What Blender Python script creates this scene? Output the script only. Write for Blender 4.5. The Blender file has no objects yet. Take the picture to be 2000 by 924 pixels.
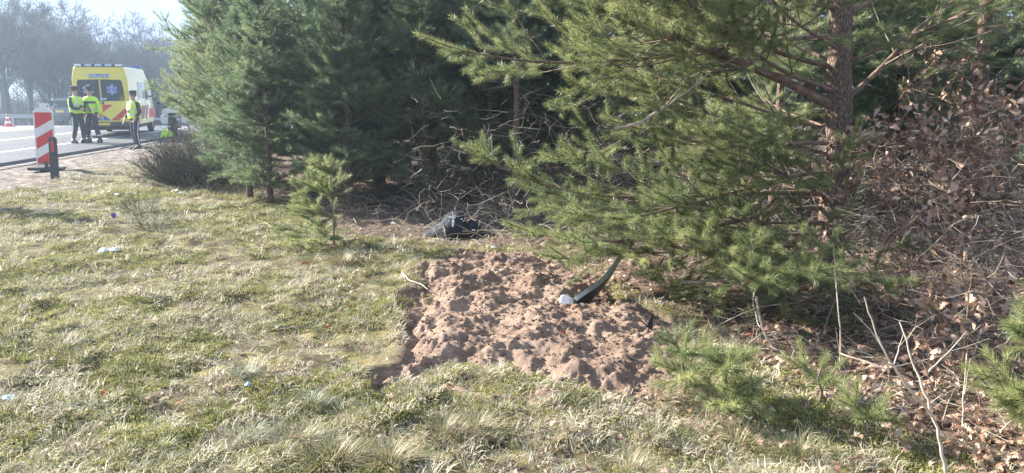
import bpy, math, random
import numpy as np
from mathutils import Vector, Matrix
R = math.radians
rng = np.random.default_rng(7)
random.seed(7)
SC = bpy.context.scene
COL = SC.collection

# ---------------------------------------------------------------- camera
PITCH = R(10.5); CAMZ = 1.7; F = 1511.0
cd = bpy.data.cameras.new('camera'); cam = bpy.data.objects.new('camera', cd); COL.objects.link(cam)
cam.location = (0, 0, CAMZ); cam.rotation_euler = (R(90) - PITCH, 0, 0)
cd.sensor_width = 36; cd.lens = 36 * F / 2000; cd.clip_start = 0.05; cd.clip_end = 3000
SC.camera = cam
# ---------------------------------------------------------------- sun, sky, exposure
SUN_AZ, SUN_EL = R(65), R(26)          # azimuth to the left of the view direction
S = Vector((-math.sin(SUN_AZ) * math.cos(SUN_EL), math.cos(SUN_AZ) * math.cos(SUN_EL), math.sin(SUN_EL)))
sl = bpy.data.lights.new('sun', 'SUN'); sl.energy = 4.2; sl.angle = R(0.5); sl.color = (1, .94, .84)
so = bpy.data.objects.new('sun', sl); COL.objects.link(so); so.rotation_euler = S.to_track_quat('Z', 'Y').to_euler()
so.location = (-20, 20, 30)
W = bpy.data.worlds.new('World'); SC.world = W; W.use_nodes = True
nt = W.node_tree; nt.nodes.clear()
sky = nt.nodes.new('ShaderNodeTexSky'); sky.sky_type = 'NISHITA'; sky.sun_disc = False
sky.sun_elevation = SUN_EL; sky.sun_rotation = -SUN_AZ
bgs = nt.nodes.new('ShaderNodeBackground'); bgs.inputs['Strength'].default_value = 0.115; sky.dust_density = .35; sky.air_density = .9
tc = nt.nodes.new('ShaderNodeTexCoord'); mp = nt.nodes.new('ShaderNodeMapping'); mp.inputs['Scale'].default_value = (2.2, 2.2, 7.5)
cn = nt.nodes.new('ShaderNodeTexNoise'); cn.inputs['Scale'].default_value = 2.3; cn.inputs['Detail'].default_value = 6; cn.inputs['Roughness'].default_value = .55
cr = nt.nodes.new('ShaderNodeValToRGB'); cr.color_ramp.elements[0].position = .46; cr.color_ramp.elements[1].position = .66
mx = nt.nodes.new('ShaderNodeMix'); mx.data_type = 'RGBA'; mx.inputs['B'].default_value = (2.3, 2.45, 2.7, 1)
ow = nt.nodes.new('ShaderNodeOutputWorld')
L = nt.links.new
L(tc.outputs['Generated'], mp.inputs['Vector']); L(mp.outputs[0], cn.inputs['Vector']); L(cn.outputs['Fac'], cr.inputs[0])
dk = nt.nodes.new('ShaderNodeMix'); dk.data_type = 'RGBA'; dk.blend_type = 'DARKEN'; dk.inputs['Factor'].default_value = 1; dk.inputs['B'].default_value = (1.30, 1.75, 2.5, 1)
L(sky.outputs[0], dk.inputs['A']); L(cr.outputs[0], mx.inputs['Factor']); L(dk.outputs['Result'], mx.inputs['A']); L(mx.outputs['Result'], bgs.inputs['Color']); L(bgs.outputs[0], ow.inputs['Surface'])
SC.view_settings.view_transform = 'Standard'; SC.view_settings.look = 'None'; SC.view_settings.gamma = 1
SC.view_settings.exposure = 2.15
cy = SC.cycles
cy.use_denoising = True; cy.denoising_input_passes = 'RGB_ALBEDO_NORMAL'; cy.denoising_prefilter = 'NONE'; cy.denoiser = 'OPENIMAGEDENOISE'
cy.max_bounces = 5; cy.diffuse_bounces = 3; cy.glossy_bounces = 2; cy.transmission_bounces = 3; cy.transparent_max_bounces = 6; cy.volume_bounces = 1
cy.use_adaptive_sampling = True; cy.adaptive_threshold = 0.02
cy.sample_clamp_indirect = 6
cy.caustics_reflective = False; cy.caustics_refractive = False

# ---------------------------------------------------------------- numeric helpers
_tab = rng.random((256, 256))
def vnoise(x, y, s):
    x = np.asarray(x) / s + 51.3; y = np.asarray(y) / s + 17.7
    xi = np.floor(x).astype(int); yi = np.floor(y).astype(int); fx = x - xi; fy = y - yi
    fx = fx * fx * (3 - 2 * fx); fy = fy * fy * (3 - 2 * fy)
    a = _tab[xi & 255, yi & 255]; b = _tab[(xi + 1) & 255, yi & 255]; c = _tab[xi & 255, (yi + 1) & 255]; d = _tab[(xi + 1) & 255, (yi + 1) & 255]
    return (a * (1 - fx) + b * fx) * (1 - fy) + (c * (1 - fx) + d * fx) * fy - .5
def fbm(x, y, s, o=4, g=.5):
    t = 0; a = 1
    for k in range(o):
        t = t + a * vnoise(x + 13.7 * k, y - 7.1 * k, s); s *= .5; a *= g
    return t
def sstep(a, b, x):
    t = np.clip((x - a) / (b - a), 0, 1); return t * t * (3 - 2 * t)
cp, sp = math.cos(PITCH), math.sin(PITCH)
def G(px, py, z=0.0):
    """ground point seen at pixel (px,py) of the 2000-wide photo"""
    v = 462 - py; dn = F * sp - v * cp; fw = F * cp + v * sp
    Y = (CAMZ - z) * fw / dn
    return ((px - 1000) * Y / fw, Y, z)
def at(px, py, Y):
    v = 462 - py; dn = F * sp - v * cp; fw = F * cp + v * sp
    return ((px - 1000) * Y / fw, Y, CAMZ - dn * Y / fw)
def rdist(x, y): return -(x + 12.3) - .083 * (y - 18.65)        # metres into the road from its near edge
SOILP = [(826, 514), (900, 498), (1000, 494), (1080, 500), (1135, 530), (1170, 560), (1215, 600), (1300, 625), (1345, 690), (1325, 745), (1240, 775), (1100, 752), (1000, 730), (905, 702), (862, 722), (815, 760), (778, 805), (757, 800), (758, 752), (788, 670), (796, 600), (812, 560)]
SP = np.array([G(a, b)[:2] for a, b in SOILP])
def soil_sd(x, y):
    x = np.asarray(x, float); y = np.asarray(y, float)
    x, y = x + .24 * fbm(x, y, .45, 5, .7), y + .32 * fbm(x + 9, y, .45, 5, .7)
    d = np.full(np.broadcast(x, y).shape, 1e9); ins = np.zeros(d.shape, bool)
    n = len(SP)
    for i in range(n):
        a = SP[i]; b = SP[(i + 1) % n]; ex, ey = b - a
        t = np.clip(((x - a[0]) * ex + (y - a[1]) * ey) / (ex * ex + ey * ey), 0, 1)
        d = np.minimum(d, np.hypot(x - a[0] - t * ex, y - a[1] - t * ey))
        c = (a[1] > y) != (b[1] > y)
        with np.errstate(divide='ignore', invalid='ignore'):
            xx = (b[0] - a[0]) * (y - a[1]) / ((b[1] - a[1]) or 1e-9) + a[0]
        ins ^= c & (x < xx)
    return np.where(ins, d, -d)
def forest(x, y):                                               # 1 under the pines, 0 on the open verge
    e = 2.15 - .32 * (y - 3) + .5 * fbm(x, y, 1.3, 3)                 # woodland edge, x of the edge at y
    e = np.where(y > 8.6, np.minimum(e, 2.15 - .32 * 5.6 - 2.3 * (y - 8.3)), e)
    e = np.where(y > 9.5, np.maximum(np.minimum(-2.0 - .62 * (y - 9.5), 9), -8.5), e)
    return sstep(-.25, .35, x - e) * sstep(-4, -2.5, -rdist(x, y) - 0)
def ground0(x, y):
    x = np.asarray(x, float); y = np.asarray(y, float)
    z = .06 * fbm(x, y, 2.2, 2) + .065 * fbm(x, y, .42, 4, .6)
    near = 1 - sstep(16, 30, y)
    z = z * (0.25 + .75 * near)
    r = rdist(x, y)
    z = z * (1 - sstep(-1.2, -.1, r)) - .05 * sstep(-2.0, -.4, r)
    z = z - .04 * np.clip(y - 40, 0, 60)
    return z
def ground(x, y):
    z = ground0(x, y)
    sd = soil_sd(x, y) if np.any((np.asarray(y) < 9.5)) else -9
    z = z + .035 * np.exp(-((np.asarray(sd) + .10) / .09) ** 2) * (np.asarray(x) < -.2)
    return z - .12 * sstep(0.0, .07, sd)
def soilz(x, y):
    z = ground0(x, y)
    sd = soil_sd(x, y)
    z = z - .030 + .075 * sstep(-.05, .30, sd) - .07 * np.exp(-((sd - .10) / .10) ** 2) * sstep(-.35, -.9, x)
    w = .8 + .2 * sstep(0, .15, sd)
    a = fbm(x, y, .34, 3); b = fbm(x + 3.3, y * .9, .11, 3, .6); c = np.abs(vnoise(x, y, .045)); e = vnoise(x + 5, y, .02); f2 = vnoise(x + 1, y + 5, .08)
    rg_ = fbm(x * .6, y * 1.6, .16, 3, .6)
    z = z + w * (.085 * a + .030 * b + .045 * rg_ + .014 * (.5 - c) + .014 * np.abs(e) + .030 * np.maximum(vnoise(x + 2, y, .036), 0) + .009 * np.maximum(vnoise(x + 7, y + 3, .018), 0))
    return z
def gz(x, y): return float(ground(np.array([x]), np.array([y]))[0])

# ---------------------------------------------------------------- materials
MATS = {}
def ramp(n, stops):
    r = n.nodes.new('ShaderNodeValToRGB'); e = r.color_ramp.elements
    e[0].position, e[0].color = stops[0][0], (*stops[0][1], 1)
    e[1].position, e[1].color = stops[-1][0], (*stops[-1][1], 1)
    for p, c in stops[1:-1]:
        q = e.new(p); q.color = (*c, 1)
    return r
def newmat(name):
    m = bpy.data.materials.new(name); m.use_nodes = True; n = m.node_tree
    MATS[name] = m
    return m, n, n.nodes['Principled BSDF'], n.nodes['Material Output']
def plain(name, col, rough=.6, metal=0, var=.12, scale=8, bump=0, emit=0, bscale=None, coat=0):
    m, n, b, o = newmat(name)
    c = n.nodes.new('ShaderNodeTexCoord'); t = n.nodes.new('ShaderNodeTexNoise'); t.inputs['Scale'].default_value = scale; t.inputs['Detail'].default_value = 5
    n.links.new(c.outputs['Object'], t.inputs['Vector'])
    r = ramp(n, [(.3, tuple(x * (1 - var) for x in col)), (.7, tuple(min(1, x * (1 + var)) for x in col))])
    n.links.new(t.outputs['Fac'], r.inputs[0]); n.links.new(r.outputs[0], b.inputs['Base Color'])
    b.inputs['Roughness'].default_value = rough; b.inputs['Metallic'].default_value = metal
    if coat: b.inputs['Coat Weight'].default_value = coat
    if bump:
        t2 = n.nodes.new('ShaderNodeTexNoise'); t2.inputs['Scale'].default_value = bscale or scale * 4; t2.inputs['Detail'].default_value = 6
        n.links.new(c.outputs['Object'], t2.inputs['Vector'])
        bp = n.nodes.new('ShaderNodeBump'); bp.inputs['Strength'].default_value = 1; bp.inputs['Distance'].default_value = bump
        n.links.new(t2.outputs['Fac'], bp.inputs['Height']); n.links.new(bp.outputs[0], b.inputs['Normal'])
    if emit: b.inputs['Emission Color'].default_value = (*col, 1); b.inputs['Emission Strength'].default_value = emit
    return m
def leafy(name, stops, trans=.35, rough=.5, spec=.5, attr='tint'):
    m, n, b, o = newmat(name)
    a = n.nodes.new('ShaderNodeAttribute'); a.attribute_type = 'INSTANCER'; a.attribute_name = attr
    r = ramp(n, stops); n.links.new(a.outputs['Fac'], r.inputs[0]); n.links.new(r.outputs[0], b.inputs['Base Color'])
    b.inputs['Roughness'].default_value = rough; b.inputs['Specular IOR Level'].default_value = spec
    t = n.nodes.new('ShaderNodeBsdfTranslucent'); n.links.new(r.outputs[0], t.inputs['Color'])
    x = n.nodes.new('ShaderNodeMixShader'); x.inputs[0].default_value = trans
    n.links.new(b.outputs[0], x.inputs[1]); n.links.new(t.outputs[0], x.inputs[2]); n.links.new(x.outputs[0], o.inputs['Surface'])
    return m
def leafy_obj(name, stops, trans=.3):
    """same, but tinted by the object's own random value"""
    m = leafy(name, stops, trans); n = m.node_tree
    a = next(q for q in n.nodes if q.type == 'ATTRIBUTE'); i = n.nodes.new('ShaderNodeObjectInfo')
    tgt = a.outputs['Fac'].links[0].to_socket; n.links.new(i.outputs['Random'], tgt); n.nodes.remove(a)
    return m
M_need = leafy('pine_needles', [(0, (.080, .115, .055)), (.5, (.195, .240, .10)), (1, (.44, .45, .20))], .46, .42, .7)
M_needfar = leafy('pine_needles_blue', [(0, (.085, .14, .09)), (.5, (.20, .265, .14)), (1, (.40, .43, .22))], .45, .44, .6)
M_grass = leafy('grass_blades', [(0, (.13, .17, .06)), (.3, (.26, .28, .12)), (.55, (.42, .40, .23)), (.8, (.55, .50, .34)), (1, (.64, .59, .45))], .35, .55, .3)
M_straw = leafy('dead_grass_blades', [(0, (.34, .29, .20)), (.5, (.54, .48, .35)), (1, (.70, .65, .52))], .3, .6, .3)
M_moss = leafy('moss_sprigs', [(0, (.13, .14, .045)), (.5, (.27, .275, .10)), (1, (.40, .39, .17))], .3, .8, .1)
M_leaf = leafy('dry_oak_leaf', [(0, (.13, .065, .035)), (.45, (.34, .21, .14)), (.8, (.50, .35, .26)), (1, (.62, .48, .38))], .22, .5, .5)
M_leafo = leafy_obj('dry_oak_leaf_single', [(0, (.20, .11, .07)), (.45, (.42, .26, .18)), (1, (.62, .46, .35))], .22)
M_red = plain('red_brown_leaf', (.42, .10, .04), .5, var=.3, scale=30)
M_bark = plain('pine_bark', (.20, .135, .10), .9, var=.45, scale=16, bump=.02, bscale=34)
M_barkT = None
M_twig = plain('grey_twig_bark', (.19, .145, .11), .85, var=.35, scale=9)
M_dead = plain('bleached_dead_wood', (.34, .28, .22), .8, var=.35, scale=12)
M_far = plain('bare_tree_bark', (.035, .03, .028), .9, var=.3, scale=2)
def bark_mat():
    m, n, b, o = newmat('plated_pine_bark')
    c = n.nodes.new('ShaderNodeTexCoord'); mp = n.nodes.new('ShaderNodeMapping'); mp.inputs['Scale'].default_value = (52, 52, 19)
    n.links.new(c.outputs['Object'], mp.inputs['Vector'])
    nz = n.nodes.new('ShaderNodeTexNoise'); nz.inputs['Scale'].default_value = 1.2; nz.inputs['Detail'].default_value = 4; n.links.new(mp.outputs[0], nz.inputs['Vector'])
    ad = n.nodes.new('ShaderNodeMix'); ad.data_type = 'RGBA'; ad.inputs['Factor'].default_value = .25; n.links.new(mp.outputs[0], ad.inputs['A']); n.links.new(nz.outputs['Color'], ad.inputs['B'])
    v = n.nodes.new('ShaderNodeTexVoronoi'); v.feature = 'DISTANCE_TO_EDGE'; v.inputs['Scale'].default_value = 1; n.links.new(mp.outputs[0], v.inputs['Vector'])
    r = ramp(n, [(.0, (.10, .07, .055)), (.12, (.22, .16, .125)), (.5, (.33, .25, .20))]); n.links.new(v.outputs['Distance'], r.inputs[0])
    m2 = n.nodes.new('ShaderNodeMix'); m2.data_type = 'RGBA'; m2.blend_type = 'MULTIPLY'; m2.inputs['Factor'].default_value = .8
    r2 = ramp(n, [(.3, (.55, .55, .55)), (.7, (1.15, 1.05, 1.0))]); n.links.new(nz.outputs['Fac'], r2.inputs[0])
    n.links.new(r.outputs[0], m2.inputs['A']); n.links.new(r2.outputs[0], m2.inputs['B']); n.links.new(m2.outputs['Result'], b.inputs['Base Color'])
    s2 = n.nodes.new('ShaderNodeMath'); s2.operation = 'MINIMUM'; s2.inputs[1].default_value = .22; n.links.new(v.outputs['Distance'], s2.inputs[0])
    a2 = n.nodes.new('ShaderNodeMath'); a2.operation = 'MULTIPLY_ADD'; a2.inputs[1].default_value = .25; n.links.new(nz.outputs['Fac'], a2.inputs[0]); n.links.new(s2.outputs[0], a2.inputs[2])
    bp = n.nodes.new('ShaderNodeBump'); bp.inputs['Distance'].default_value = .035; n.links.new(a2.outputs[0], bp.inputs['Height']); n.links.new(bp.outputs[0], b.inputs['Normal'])
    b.inputs['Roughness'].default_value = .92
    return m
M_barkT = bark_mat()
M_redc = plain('red_retroreflective', (.62, .05, .045), .45, var=.05)
M_white = plain('white_plastic', (.78, .78, .78), .45, var=.05)
M_black = plain('black_rubber', (.022, .022, .025), .6, var=.2)
M_dgrey = plain('dark_grey_plastic', (.05, .052, .056), .5, var=.2, scale=20, bump=.0008)
M_yellow = plain('ambulance_yellow_paint', (.80, .66, .08), .3, var=.04, coat=.6)
M_glass = plain('dark_tinted_glass', (.018, .022, .028), .06, var=.1)
M_blue = plain('blue_marking', (.04, .12, .45), .4, var=.05)
M_lblue = plain('pale_blue_lettering', (.45, .60, .78), .5, var=.05)
M_hivis = plain('hi_vis_yellow_fabric', (.58, .88, .05), .7, var=.08, scale=14, bump=.004, bscale=25)
M_refl = plain('silver_reflective_tape', (.62, .64, .66), .4, var=.05)
M_navy = plain('navy_uniform_cloth', (.022, .026, .045), .8, var=.2, scale=14, bump=.003, bscale=22)
M_skin = plain('skin', (.50, .30, .22), .5, var=.08)
M_hair = plain('hair', (.05, .035, .025), .7)
M_metal = plain('galvanised_steel', (.45, .47, .49), .42, .6, var=.1)
M_silver = plain('silver_grey_car_paint', (.11, .125, .15), .3, .5, var=.03, coat=.6)
M_orange = plain('orange_lens', (.85, .30, .03), .3, var=.05)
M_plateY = plain('number_plate_yellow', (.75, .55, .05), .4, var=.05)
M_pinkp = plain('lilac_plastic', (.46, .30, .60), .4, var=.1)
M_film = plain('white_plastic_film', (.84, .84, .83), .5, var=.08, scale=20)
M_bluef = plain('blue_white_wrapper', (.45, .62, .80), .35, var=.2, scale=60)
M_chrome = plain('bare_metal', (.55, .56, .58), .25, .9, var=.05)

# ground material: everything mixed by vertex masks (soil, dirt, litter)
def ground_mat():
    m, n, b, o = newmat('verge_ground')
    c = n.nodes.new('ShaderNodeTexCoord')
    def noise(s, d=6, rr=.6):
        t = n.nodes.new('ShaderNodeTexNoise'); t.inputs['Scale'].default_value = s; t.inputs['Detail'].default_value = d; t.inputs['Roughness'].default_value = rr
        n.links.new(c.outputs['Object'], t.inputs['Vector']); return t
    def mix(f, a, bb, blend='MIX'):
        x = n.nodes.new('ShaderNodeMix'); x.data_type = 'RGBA'; x.blend_type = blend
        for k, v in (('Factor', f), ('A', a), ('B', bb)):
            if hasattr(v, 'links') or hasattr(v, 'is_linked'): n.links.new(v, x.inputs[k])
            elif k == 'Factor': x.inputs[k].default_value = v
            else: x.inputs[k].default_value = (*v, 1)
        return x.outputs['Result']
    def attr(k):
        a = n.nodes.new('ShaderNodeAttribute'); a.attribute_name = k; return a.outputs['Fac']
    g1 = ramp(n, [(.34, (.05, .04, .025)), (.45, (.12, .105, .05)), (.55, (.22, .21, .08)), (.68, (.33, .29, .17))]); n.links.new(noise(5).outputs['Fac'], g1.inputs[0])
    g2 = ramp(n, [(.38, (.55, .5, .5)), (.62, (1.25, 1.2, 1.1))]); n.links.new(noise(45, 5, .7).outputs['Fac'], g2.inputs[0])
    grass = mix(.9, g1.outputs[0], g2.outputs[0], 'MULTIPLY')
    d1 = ramp(n, [(.40, (.09, .07, .06)), (.5, (.19, .155, .13)), (.60, (.34, .30, .26))]); n.links.new(noise(3.5, 8, .7).outputs['Fac'], d1.inputs[0])
    l1 = ramp(n, [(.3, (.06, .042, .03)), (.5, (.14, .10, .075)), (.7, (.24, .175, .135))]); n.links.new(noise(22, 6, .75).outputs['Fac'], l1.inputs[0])
    out = mix(attr('litter'), grass, l1.outputs[0]); out = mix(attr('dirt'), out, d1.outputs[0])
    s1 = ramp(n, [(.3, (.20, .135, .10)), (.5, (.33, .235, .18)), (.7, (.44, .335, .27))]); n.links.new(noise(26, 8, .7).outputs['Fac'], s1.inputs[0])
    out = mix(attr('soil'), out, s1.outputs[0])
    n.links.new(out, b.inputs['Base Color']); b.inputs['Roughness'].default_value = .95; b.inputs['Specular IOR Level'].default_value = .2
    bp = n.nodes.new('ShaderNodeBump'); bp.inputs['Distance'].default_value = .02; n.links.new(noise(60, 7, .75).outputs['Fac'], bp.inputs['Height']); n.links.new(bp.outputs[0], b.inputs['Normal'])
    return m
M_ground = ground_mat()
def soil_mat():
    m, n, b, o = newmat('loose_sandy_soil')
    c = n.nodes.new('ShaderNodeTexCoord')
    t = n.nodes.new('ShaderNodeTexNoise'); t.inputs['Scale'].default_value = 2.2; t.inputs['Detail'].default_value = 10; t.inputs['Roughness'].default_value = .72; n.links.new(c.outputs['Object'], t.inputs['Vector'])
    r = ramp(n, [(.28, (.13, .085, .062)), (.45, (.26, .18, .135)), (.6, (.36, .26, .20)), (.75, (.46, .35, .28))]); n.links.new(t.outputs['Fac'], r.inputs[0]); n.links.new(r.outputs[0], b.inputs['Base Color'])
    t2 = n.nodes.new('ShaderNodeTexNoise'); t2.inputs['Scale'].default_value = 70; t2.inputs['Detail'].default_value = 7; t2.inputs['Roughness'].default_value = .75; n.links.new(c.outputs['Object'], t2.inputs['Vector'])
    bp = n.nodes.new('ShaderNodeBump'); bp.inputs['Distance'].default_value = .015; n.links.new(t2.outputs['Fac'], bp.inputs['Height']); n.links.new(bp.outputs[0], b.inputs['Normal'])
    b.inputs['Roughness'].default_value = .97; b.inputs['Specular IOR Level'].default_value = .15
    return m
M_soil = soil_mat()
def asphalt(name, a, bb):
    m, n, b, o = newmat(name)
    c = n.nodes.new('ShaderNodeTexCoord')
    t = n.nodes.new('ShaderNodeTexNoise'); t.inputs['Scale'].default_value = .7; t.inputs['Detail'].default_value = 9; t.inputs['Roughness'].default_value = .7; n.links.new(c.outputs['Object'], t.inputs['Vector'])
    r = ramp(n, [(.35, a), (.65, bb)]); n.links.new(t.outputs['Fac'], r.inputs[0]); n.links.new(r.outputs[0], b.inputs['Base Color']); b.inputs['Roughness'].default_value = .55
    t2 = n.nodes.new('ShaderNodeTexNoise'); t2.inputs['Scale'].default_value = 160; n.links.new(c.outputs['Object'], t2.inputs['Vector'])
    bp = n.nodes.new('ShaderNodeBump'); bp.inputs['Distance'].default_value = .004; n.links.new(t2.outputs['Fac'], bp.inputs['Height']); n.links.new(bp.outputs[0], b.inputs['Normal'])
    return m
M_asph = asphalt('asphalt', (.075, .075, .08), (.11, .11, .115))
M_asph2 = asphalt('pale_asphalt', (.24, .24, .24), (.33, .33, .32))  # lighter grey used for the far lane
M_paint = plain('road_paint', (.72, .72, .70), .6, var=.1, scale=3)

# ---------------------------------------------------------------- mesh helpers
def mesh_np(name, v, faces_list):
    """faces_list: list of (n,k) int arrays"""
    me = bpy.data.meshes.new(name); v = np.asarray(v, np.float32).reshape(-1, 3)
    fl = [np.asarray(f, np.int32) for f in faces_list if len(f)]
    me.vertices.add(len(v)); me.vertices.foreach_set('co', v.ravel())
    if fl:
        li = np.concatenate([f.ravel() for f in fl]); ls = np.concatenate([np.full(len(f), f.shape[1]) for f in fl])
        st = np.concatenate([[0], np.cumsum(ls)[:-1]])
        me.loops.add(len(li)); me.loops.foreach_set('vertex_index', li.astype(np.int32))
        me.polygons.add(len(ls)); me.polygons.foreach_set('loop_start', st.astype(np.int32)); me.polygons.foreach_set('loop_total', ls.astype(np.int32))
    me.update(calc_edges=True)
    return me
def smooth(me, on=True):
    me.polygons.foreach_set('use_smooth', np.full(len(me.polygons), on)); return me
def link(name, me, mat=None, parent=None, loc=None, **props):
    o = bpy.data.objects.new(name, me); COL.objects.link(o)
    if mat is not None and me is not None and not me.materials:
        me.materials.append(mat)
    if parent: o.parent = parent
    if loc is not None: o.location = loc
    for k, v in props.items(): o[k] = v
    return o
def thing(name, label, cat, loc=(0, 0, 0), rz=0, group=None):
    o = bpy.data.objects.new(name, None); COL.objects.link(o); o.location = loc; o.rotation_euler = (0, 0, rz); o.empty_display_size = .1
    o['label'] = label; o['category'] = cat
    if group: o['group'] = group
    return o
def tag(o, label, cat, group=None):
    o['label'] = label; o['category'] = cat
    if group: o['group'] = group
    return o
class MB:
    def __init__(s): s.v = []; s.f = []; s.m = []; s.cur = 0
    def add(s, vs, fs):
        k = len(s.v); s.v += [tuple(a) for a in vs]; s.f += [tuple(i + k for i in f) for f in fs]; s.m += [s.cur] * len(fs); return s
    def box(s, x0, x1, y0, y1, z0, z1, rz=0, c=(0, 0)):
        P = [(x, y, z) for z in (z0, z1) for x, y in ((x0, y0), (x1, y0), (x1, y1), (x0, y1))]
        return s.add(P, [(3, 2, 1, 0), (4, 5, 6, 7), (0, 1, 5, 4), (1, 2, 6, 5), (2, 3, 7, 6), (3, 0, 4, 7)])
    def prism(s, poly, axis, a, b):
        """poly of 2-D points, extruded along axis from a to b"""
        n = len(poly)
        def P(p, t):
            return {'x': (t, p[0], p[1]), 'y': (p[0], t, p[1]), 'z': (p[0], p[1], t)}[axis]
        vs = [P(p, a) for p in poly] + [P(p, b) for p in poly]
        return s.add(vs, [tuple(range(n))[::-1], tuple(range(n, 2 * n))] + [(i, (i + 1) % n, n + (i + 1) % n, n + i) for i in range(n)])
    def tube(s, pts, rad, n=8, cap=True):
        pts = [Vector(p) for p in pts]; m = len(pts); rad = rad if hasattr(rad, '__len__') else [rad] * m; vs = []; fs = []
        for i, p in enumerate(pts):
            t = (pts[min(i + 1, m - 1)] - pts[max(i - 1, 0)]).normalized(); u = t.cross(Vector((0, 0, 1)) if abs(t.z) < .9 else Vector((1, 0, 0))).normalized(); w = t.cross(u)
            for k in range(n):
                a = 2 * math.pi * k / n; vs.append(p + (u * math.cos(a) + w * math.sin(a)) * rad[i])
        for i in range(m - 1):
            for k in range(n): fs.append((i * n + k, i * n + (k + 1) % n, (i + 1) * n + (k + 1) % n, (i + 1) * n + k))
        if cap: fs += [tuple(range(n))[::-1], tuple(range((m - 1) * n, m * n))]
        return s.add(vs, fs)
    def loft(s, rings, cap=True, close=True):
        n = len(rings[0]); vs = [p for r in rings for p in r]; fs = []
        for i in range(len(rings) - 1):
            for k in range(n if close else n - 1): fs.append((i * n + k, i * n + (k + 1) % n, (i + 1) * n + (k + 1) % n, (i + 1) * n + k))
        if cap: fs += [tuple(range(n))[::-1], tuple(range((len(rings) - 1) * n, len(rings) * n))]
        return s.add(vs, fs)
    def ell(s, c, r, n=12, m=8):
        rings = []
        for i in range(m + 1):
            a = -math.pi / 2 + math.pi * (i if 0 < i < m else (i + (.12 if i == 0 else -.12))) / m
            rings.append([(c[0] + r[0] * math.cos(a) * math.cos(2 * math.pi * k / n), c[1] + r[1] * math.cos(a) * math.sin(2 * math.pi * k / n), c[2] + r[2] * math.sin(a)) for k in range(n)])
        return s.loft(rings)
    def me(s, name, sm=False, bev=0):
        import bmesh
        me = bpy.data.meshes.new(name); me.from_pydata(s.v, [], s.f)
        bm = bmesh.new(); bm.from_mesh(me); bmesh.ops.recalc_face_normals(bm, faces=bm.faces)
        if bev: bmesh.ops.bevel(bm, geom=[e for e in bm.edges if e.is_manifold and e.calc_face_angle(0) > .5], offset=bev, segments=2, affect='EDGES', profile=.6)
        bm.to_mesh(me); bm.free()
        if sm: smooth(me)
        return me
    def build(s, name, mat, parent=None, sm=False, bev=0, **pr):
        return link(name, s.me(name, sm, bev), mat, parent, **pr)

def tubes_mesh(name, polys, sides=4, mat=None):
    """polys: list of (pts (n,3), radii (n,)) joined into one mesh"""
    V = []; Q = []; base = 0
    ang = np.arange(sides) * 2 * np.pi / sides; ca = np.cos(ang)[None, :, None]; sa = np.sin(ang)[None, :, None]
    for P, r in polys:
        P = np.asarray(P, float); r = np.asarray(r, float); n = len(P)
        T = np.gradient(P, axis=0); T /= np.linalg.norm(T, axis=1, keepdims=True) + 1e-9
        ref = np.array([0, 0, 1.]) if abs(T[0, 2]) < .8 else np.array([1., 0, 0])
        U = np.cross(T, ref); U /= np.linalg.norm(U, axis=1, keepdims=True) + 1e-9; Wv = np.cross(T, U)
        V.append((P[:, None, :] + (U[:, None, :] * ca + Wv[:, None, :] * sa) * r[:, None, None]).reshape(-1, 3))
        i = np.arange(n - 1)[:, None] * sides + np.arange(sides)[None, :]; j = np.arange(n - 1)[:, None] * sides + (np.arange(sides)[None, :] + 1) % sides
        Q.append(np.stack([i, j, j + sides, i + sides], -1).reshape(-1, 4) + base); base += n * sides
    me = mesh_np(name, np.concatenate(V), [np.concatenate(Q)]); smooth(me)
    if mat: me.materials.append(mat)
    return me

# ---------------------------------------------------------------- instancing for uncountable stuff
def srcobj(name, me):
    return bpy.data.objects.new(name, me)
_groups = {}
def inst_group(key, srcs):
    if key in _groups: return _groups[key]
    g = bpy.data.node_groups.new('scatter_' + key, 'GeometryNodeTree')
    g.interface.new_socket('Geometry', in_out='INPUT', socket_type='NodeSocketGeometry'); g.interface.new_socket('Geometry', in_out='OUTPUT', socket_type='NodeSocketGeometry')
    N = g.nodes.new; K = g.links.new
    gi = N('NodeGroupInput'); go = N('NodeGroupOutput'); j = N('GeometryNodeJoinGeometry')
    for s in srcs:
        oi = N('GeometryNodeObjectInfo'); oi.inputs['Object'].default_value = s; oi.inputs['As Instance'].default_value = False
        ti = N('GeometryNodeGeometryToInstance'); K(oi.outputs['Geometry'], ti.inputs[0]); K(ti.outputs[0], j.inputs[0])
    ip = N('GeometryNodeInstanceOnPoints'); ip.inputs['Pick Instance'].default_value = True
    def na(nm, t):
        a = N('GeometryNodeInputNamedAttribute'); a.data_type = t; a.inputs['Name'].default_value = nm
        return next(o for o in a.outputs if o.enabled and o.name == 'Attribute')
    K(gi.outputs[0], ip.inputs['Points']); K(j.outputs[0], ip.inputs['Instance'])
    K(na('rotq', 'QUATERNION'), ip.inputs['Rotation']); K(na('scl', 'FLOAT_VECTOR'), ip.inputs['Scale']); K(na('vi', 'INT'), ip.inputs['Instance Index'])
    K(ip.outputs[0], go.inputs[0]); _groups[key] = g
    return g
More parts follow.
